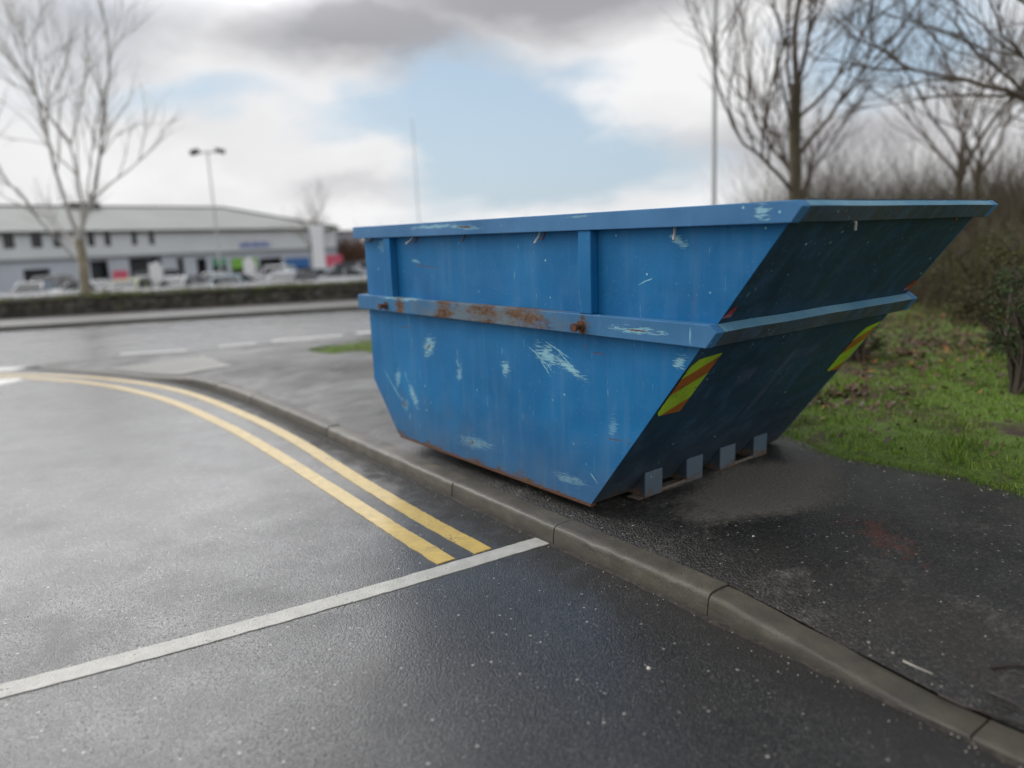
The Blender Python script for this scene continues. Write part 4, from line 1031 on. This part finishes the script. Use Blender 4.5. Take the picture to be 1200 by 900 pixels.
q = MB(); q.box(s1 + .001, s1 + 7, 3.0, 14, 0, 4.9); q.build('annexe', m_cl2, bld); q = MB(); q.box(s1 + .3, s1 + 7.2, 2.7, 14.2, 4.902, 5.15); q.build('annexe_roof', m_dk, bld)
# white totem and pink board
m_tot, t, b = mat('white totem'); setb(t, b, color=(.78, .78, .80), rough=.4)
tt_ = empty('totem_sign', (-14.95, 60.5, -1.05)); tag(tt_, 'tall white flared totem sign standing in front of the right end of the building', 'sign')
q = MB(); q.prism([(-.70, 0), (.70, 0), (.50, 1.4), (.46, 3.4), (.60, 4.6), (-.60, 4.6), (-.46, 3.4), (-.50, 1.4)], lambda a, c: (a, -.12, c), lambda a, c: (a, .12, c)); bevel(recalc(q.build('panel', m_tot, tt_)), .03)
q = MB(); q.box(-.95, .95, -.3, .3, -.02, .15); q.build('base', m_fas, tt_)
q = MB(); q.box(-.8, .8, -.05, .05, 1.2, 2.2); q.box(-.75, -.65, -.04, .04, 0, 1.1); q.box(.65, .75, -.04, .04, 0, 1.1); o = q.build('board', colm['pink']); o.location = (-15.1, 66, -1.05); tag(o, 'pink red board on two short posts to the right of the white totem', 'sign')
q = MB(); q.box(-.5, .5, -.04, .04, .9, 1.8); q.box(-.05, .05, -.03, .03, 0, .9); o = q.build('board', colm['pink']); o.location = (-26.3, 51.5, -1.0); tag(o, 'small pink red board among the parked cars at the left', 'sign')
# banner flags between the cars
m_bn, t, b = mat('white banner cloth'); setb(t, b, color=(.75, .75, .77), rough=.7)
for (x, y, lb) in ((-17.4, 50, 'white feather banner among the cars, right of the two'), (-20.8, 44, 'white feather banner among the cars, left of the two')):
    r_ = empty('banner', (x, y, -1.05)); tag(r_, lb, 'banner', 'feather banners in the car park')
    q = MB(); q.tube([(0, 0, 0), (0, 0, 2.2), (.12, 0, 2.5)], .025, 6); q.build('pole', m_fas, r_)
    q = MB(); q.prism([(.03, .5), (.75, .6), (.8, 2.0), (.55, 2.4), (.03, 2.2)], lambda a, c: (a, -.01, c), lambda a, c: (a, .01, c)); recalc(q.build('cloth', m_bn, r_))

# ------------------------------------------------------------------ lamp columns and masts
m_galv, t, b = mat('galvanised steel'); setb(t, b, color=(.50, .51, .52), rough=.6)
def column(loc, h, r, label, heads=2, m=m_galv):
    o = empty('lamp_column', loc); tag(o, label, 'lamp column')
    q = MB(); q.tube([(0, 0, -.05), (0, 0, .9), (0, 0, .92), (0, 0, h)], [r * 1.5, r * 1.5, r, r * .65], 10); q.build('pole', m, o)
    if heads:
        q = MB(); q.tube([(-.7, 0, h - .05), (.7, 0, h - .05)], .045, 6); q.build('crossarm', m, o)
        for s in (-1, 1):
            q = MB(); zz = h + .02
            q.prism([(-.22, -.10), (.22, -.22), (.25, .03), (-.18, .14)], lambda a, c: (s * .72 + s * a, -.2, zz + c), lambda a, c: (s * .72 + s * a, .2, zz + c)); recalc(q.build('floodlight', m_dk, o))
    return o
column((-17.0, 45, -1.05), 8.5, .06, 'tall car park lamp column with two floodlights in front of the building', 2)
column((-4.72, 42, -1.05), 9.3, .03, 'thin distant plain column seen just above the far end of the skip', 0)
column((5.1, 18.6, 0), 11.0, .06, 'tall grey column rising behind the skip, left of the trees', 0)

# ------------------------------------------------------------------ parked cars
def car_paint(nm, c, metal=.3):
    m, t, b = mat(nm); setb(t, b, color=c, rough=.3, metal=metal, coat=1.0, coat_rough=.05); return m
P_w = car_paint('white car paint', (.72, .74, .75), 0); P_s = car_paint('silver car paint', (.48, .51, .53)); P_b = car_paint('pale blue car paint', (.22, .36, .45)); P_d = car_paint('dark grey car paint', (.035, .04, .045)); P_n = car_paint('navy car paint', (.03, .05, .14)); P_y = car_paint('lime car paint', (.35, .40, .05), 0)
m_cg, t, b = mat('car glass'); setb(t, b, color=(.015, .02, .025), rough=.05)
m_ty, t, b = mat('tyre rubber'); setb(t, b, color=(.015, .015, .015), rough=.8)
m_al, t, b = mat('alloy rim'); setb(t, b, color=(.45, .45, .46), rough=.35, metal=.7)
m_hl, t, b = mat('headlight lens'); setb(t, b, color=(.65, .67, .7), rough=.1)
m_tl, t, b = mat('tail light lens'); setb(t, b, color=(.35, .01, .01), rough=.15)
def make_car(kind, paint, loc, rz, label):
    o = empty('parked_car', loc, rz); tag(o, label, 'car', 'cars in the car park')
    if kind == 'hatch': L_, Wd, H, hood, cabin = 4.1, .88, 1.46, .92, [(-1.95, .98), (-1.55, 1.36), (-.9, 1.45), (.35, 1.44), (1.15, .96)]
    elif kind == 'suv': L_, Wd, H, hood, cabin = 4.5, .93, 1.72, 1.08, [(-2.15, 1.12), (-1.95, 1.62), (-1.2, 1.71), (.5, 1.69), (1.25, 1.10)]
    else: L_, Wd, H, hood, cabin = 4.6, .90, 1.44, .90, [(-1.7, .98), (-1.05, 1.36), (-.5, 1.43), (.4, 1.42), (1.3, .94)]
    # body: stations along x, each a rounded section
    st = [(-L_ / 2, .42, .70 * Wd / .9, hood * .92), (-L_ / 2 + .12, .24, .95, hood * 1.02), (-L_ / 2 + .7, .20, 1.0, hood * 1.04), (0, .20, 1.0, hood * 1.02), (L_ / 2 - 1.1, .20, 1.0, hood), (L_ / 2 - .35, .22, .94, hood * .86), (L_ / 2 - .06, .30, .80, hood * .72), (L_ / 2, .40, .70, hood * .62)]
    q = MB(); sec = [(-1, .0), (-1, .45), (-.97, .78), (-.86, 1.0), (.86, 1.0), (.97, .78), (1, .45), (1, .0)]
    for (x, zb, wf_, zt_) in st:
        for (a, c) in sec: q.v.append((x, a * Wd * wf_, zb + (zt_ - zb) * c))
    n = len(sec)
    for i in range(len(st) - 1):
        for j in range(n): q.f.append((i * n + j, i * n + (j + 1) % n, (i + 1) * n + (j + 1) % n, (i + 1) * n + j))
    q.f.append(tuple(range(n))[::-1]); q.f.append(tuple((len(st) - 1) * n + j for j in range(n)))
    # roof skin
    r0_ = cabin[1]; r1_ = cabin[-2]
    q.add([(r0_[0], -Wd * .72, r0_[1] + .01), (r1_[0], -Wd * .72, r1_[1] + .01), (r1_[0], Wd * .72, r1_[1] + .01), (r0_[0], Wd * .72, r0_[1] + .01),
           (r0_[0] - .05, -Wd * .76, r0_[1] - .05), (r1_[0] + .06, -Wd * .76, r1_[1] - .05), (r1_[0] + .06, Wd * .76, r1_[1] - .05), (r0_[0] - .05, Wd * .76, r0_[1] - .05)],
          [(0, 1, 2, 3), (0, 4, 5, 1), (1, 5, 6, 2), (2, 6, 7, 3), (3, 7, 4, 0)])
    # pillars
    for s in (-1, 1):
        for (a, c) in ((cabin[0], cabin[1]), (cabin[-1], cabin[-2])): q.tube([(a[0], s * Wd * .90, a[1] - .06), (c[0], s * Wd * .745, c[1] - .03)], .045, 5)
        q.tube([(-.25, s * Wd * .925, cabin[0][1] - .06), (-.2, s * Wd * .755, H - .06)], .04, 5)
    bevel(recalc(q.build('body', paint, o, smooth=False)), .03, 2)
    w_ = MB(); nC = len(cabin)
    for s in (-1, 1):
        for (x, z) in cabin:
            fr = (z - cabin[0][1]) / (H - cabin[0][1]); fr = max(0, min(1, fr)); w_.v.append((x, s * Wd * (.90 - .16 * fr), z - .012))
    w_.f = [tuple(range(nC)), tuple(range(nC, 2 * nC))[::-1]] + [(i, i + 1, nC + i + 1, nC + i) for i in range(nC - 1)]
    recalc(w_.build('windows', m_cg, o))
    for sx_ in (-1, 1):
        for s in (-1, 1):
            x = sx_ * L_ * .31; r = .31 if kind != 'suv' else .35
            w_ = MB(); w_.tube([(x, s * (Wd - .16), r), (x, s * (Wd + .012), r)], r, 16); wh = w_.build('wheel', m_ty, o)
            w_ = MB(); w_.tube([(x, s * (Wd + .012), r), (x, s * (Wd + .02), r)], r * .62, 12); w_.build('rim', m_al, wh)
    for s in (-1, 1):
        w_ = MB(); w_.box(L_ / 2 - .20, L_ / 2 - .015, s * Wd * .58 - .14, s * Wd * .58 + .14, hood * .58, hood * .72); w_.build('headlight', m_hl, o)
        w_ = MB(); w_.box(-L_ / 2 - .012, -L_ / 2 + .12, s * Wd * .60 - .09, s * Wd * .60 + .09, hood * .66, hood * .92); w_.build('tail_light', m_tl, o)
    w_ = MB(); w_.box(L_ / 2 - .005, L_ / 2 + .012, -.26, .26, .40, .52); w_.build('number_plate', m_wf, o)
    return o
FR = -1.62      # nose towards the camera
cars = [
    ('suv', P_w, (-33.5, 47, -1.03), FR + .5, 'white car at the far left edge of the car park'),
    ('suv', P_d, (-31.5, 52, -1.03), FR + .2, 'dark grey tall car behind the white ones at the left, by the dark doorway'),
    ('hatch', P_w, (-28.9, 46, -1.03), FR + .3, 'white hatchback just left of the pale tree trunk'),
    ('sedan', P_w, (-24.6, 44.8, -1.03), -.25, 'long white car seen side on, just right of the pale tree trunk'),
    ('hatch', P_y, (-21.5, 43.2, -1.03), FR, 'small lime coloured car behind the wall'),
    ('hatch', P_s, (-23.3, 49.0, -1.03), FR + .2, 'silver hatchback under the wide dark doorway'),
    ('suv', P_d, (-26.3, 58.0, -1.03), -.3, 'dark tall car parked side on right against the building'),
    ('hatch', P_w, (-19.3, 44.5, -1.03), FR - .1, 'white hatchback left of the tall lamp column'),
    ('hatch', P_w, (-19.6, 50.5, -1.03), FR + .4, 'white hatchback behind the lamp column, in the second row'),
    ('sedan', P_s, (-16.1, 46.5, -1.03), -.15, 'silver saloon seen side on, right of the lamp column'),
    ('hatch', P_b, (-15.9, 42.8, -1.03), FR + .35, 'pale blue hatchback in the front row near the middle'),
    ('suv', P_w, (-15.9, 52.5, -1.03), FR + .1, 'white tall car in the second row below the green sign'),
    ('hatch', P_w, (-13.4, 45.8, -1.03), FR, 'white hatchback in the front row below the blue sign'),
    ('sedan', P_b, (-12.3, 50.5, -1.03), -.2, 'pale blue saloon seen side on beside the white totem'),
    ('hatch', P_n, (-12.4, 43.0, -1.03), FR - .2, 'navy blue hatchback closest to the wall'),
    ('sedan', P_s, (-10.0, 48.5, -1.03), -.1, 'silver saloon right of the white totem'),
    ('suv', P_w, (-10.6, 56.0, -1.03), -.05, 'white tall car right of the totem, in front of the brown hedge'),
]
for c_ in cars: make_car(*c_)
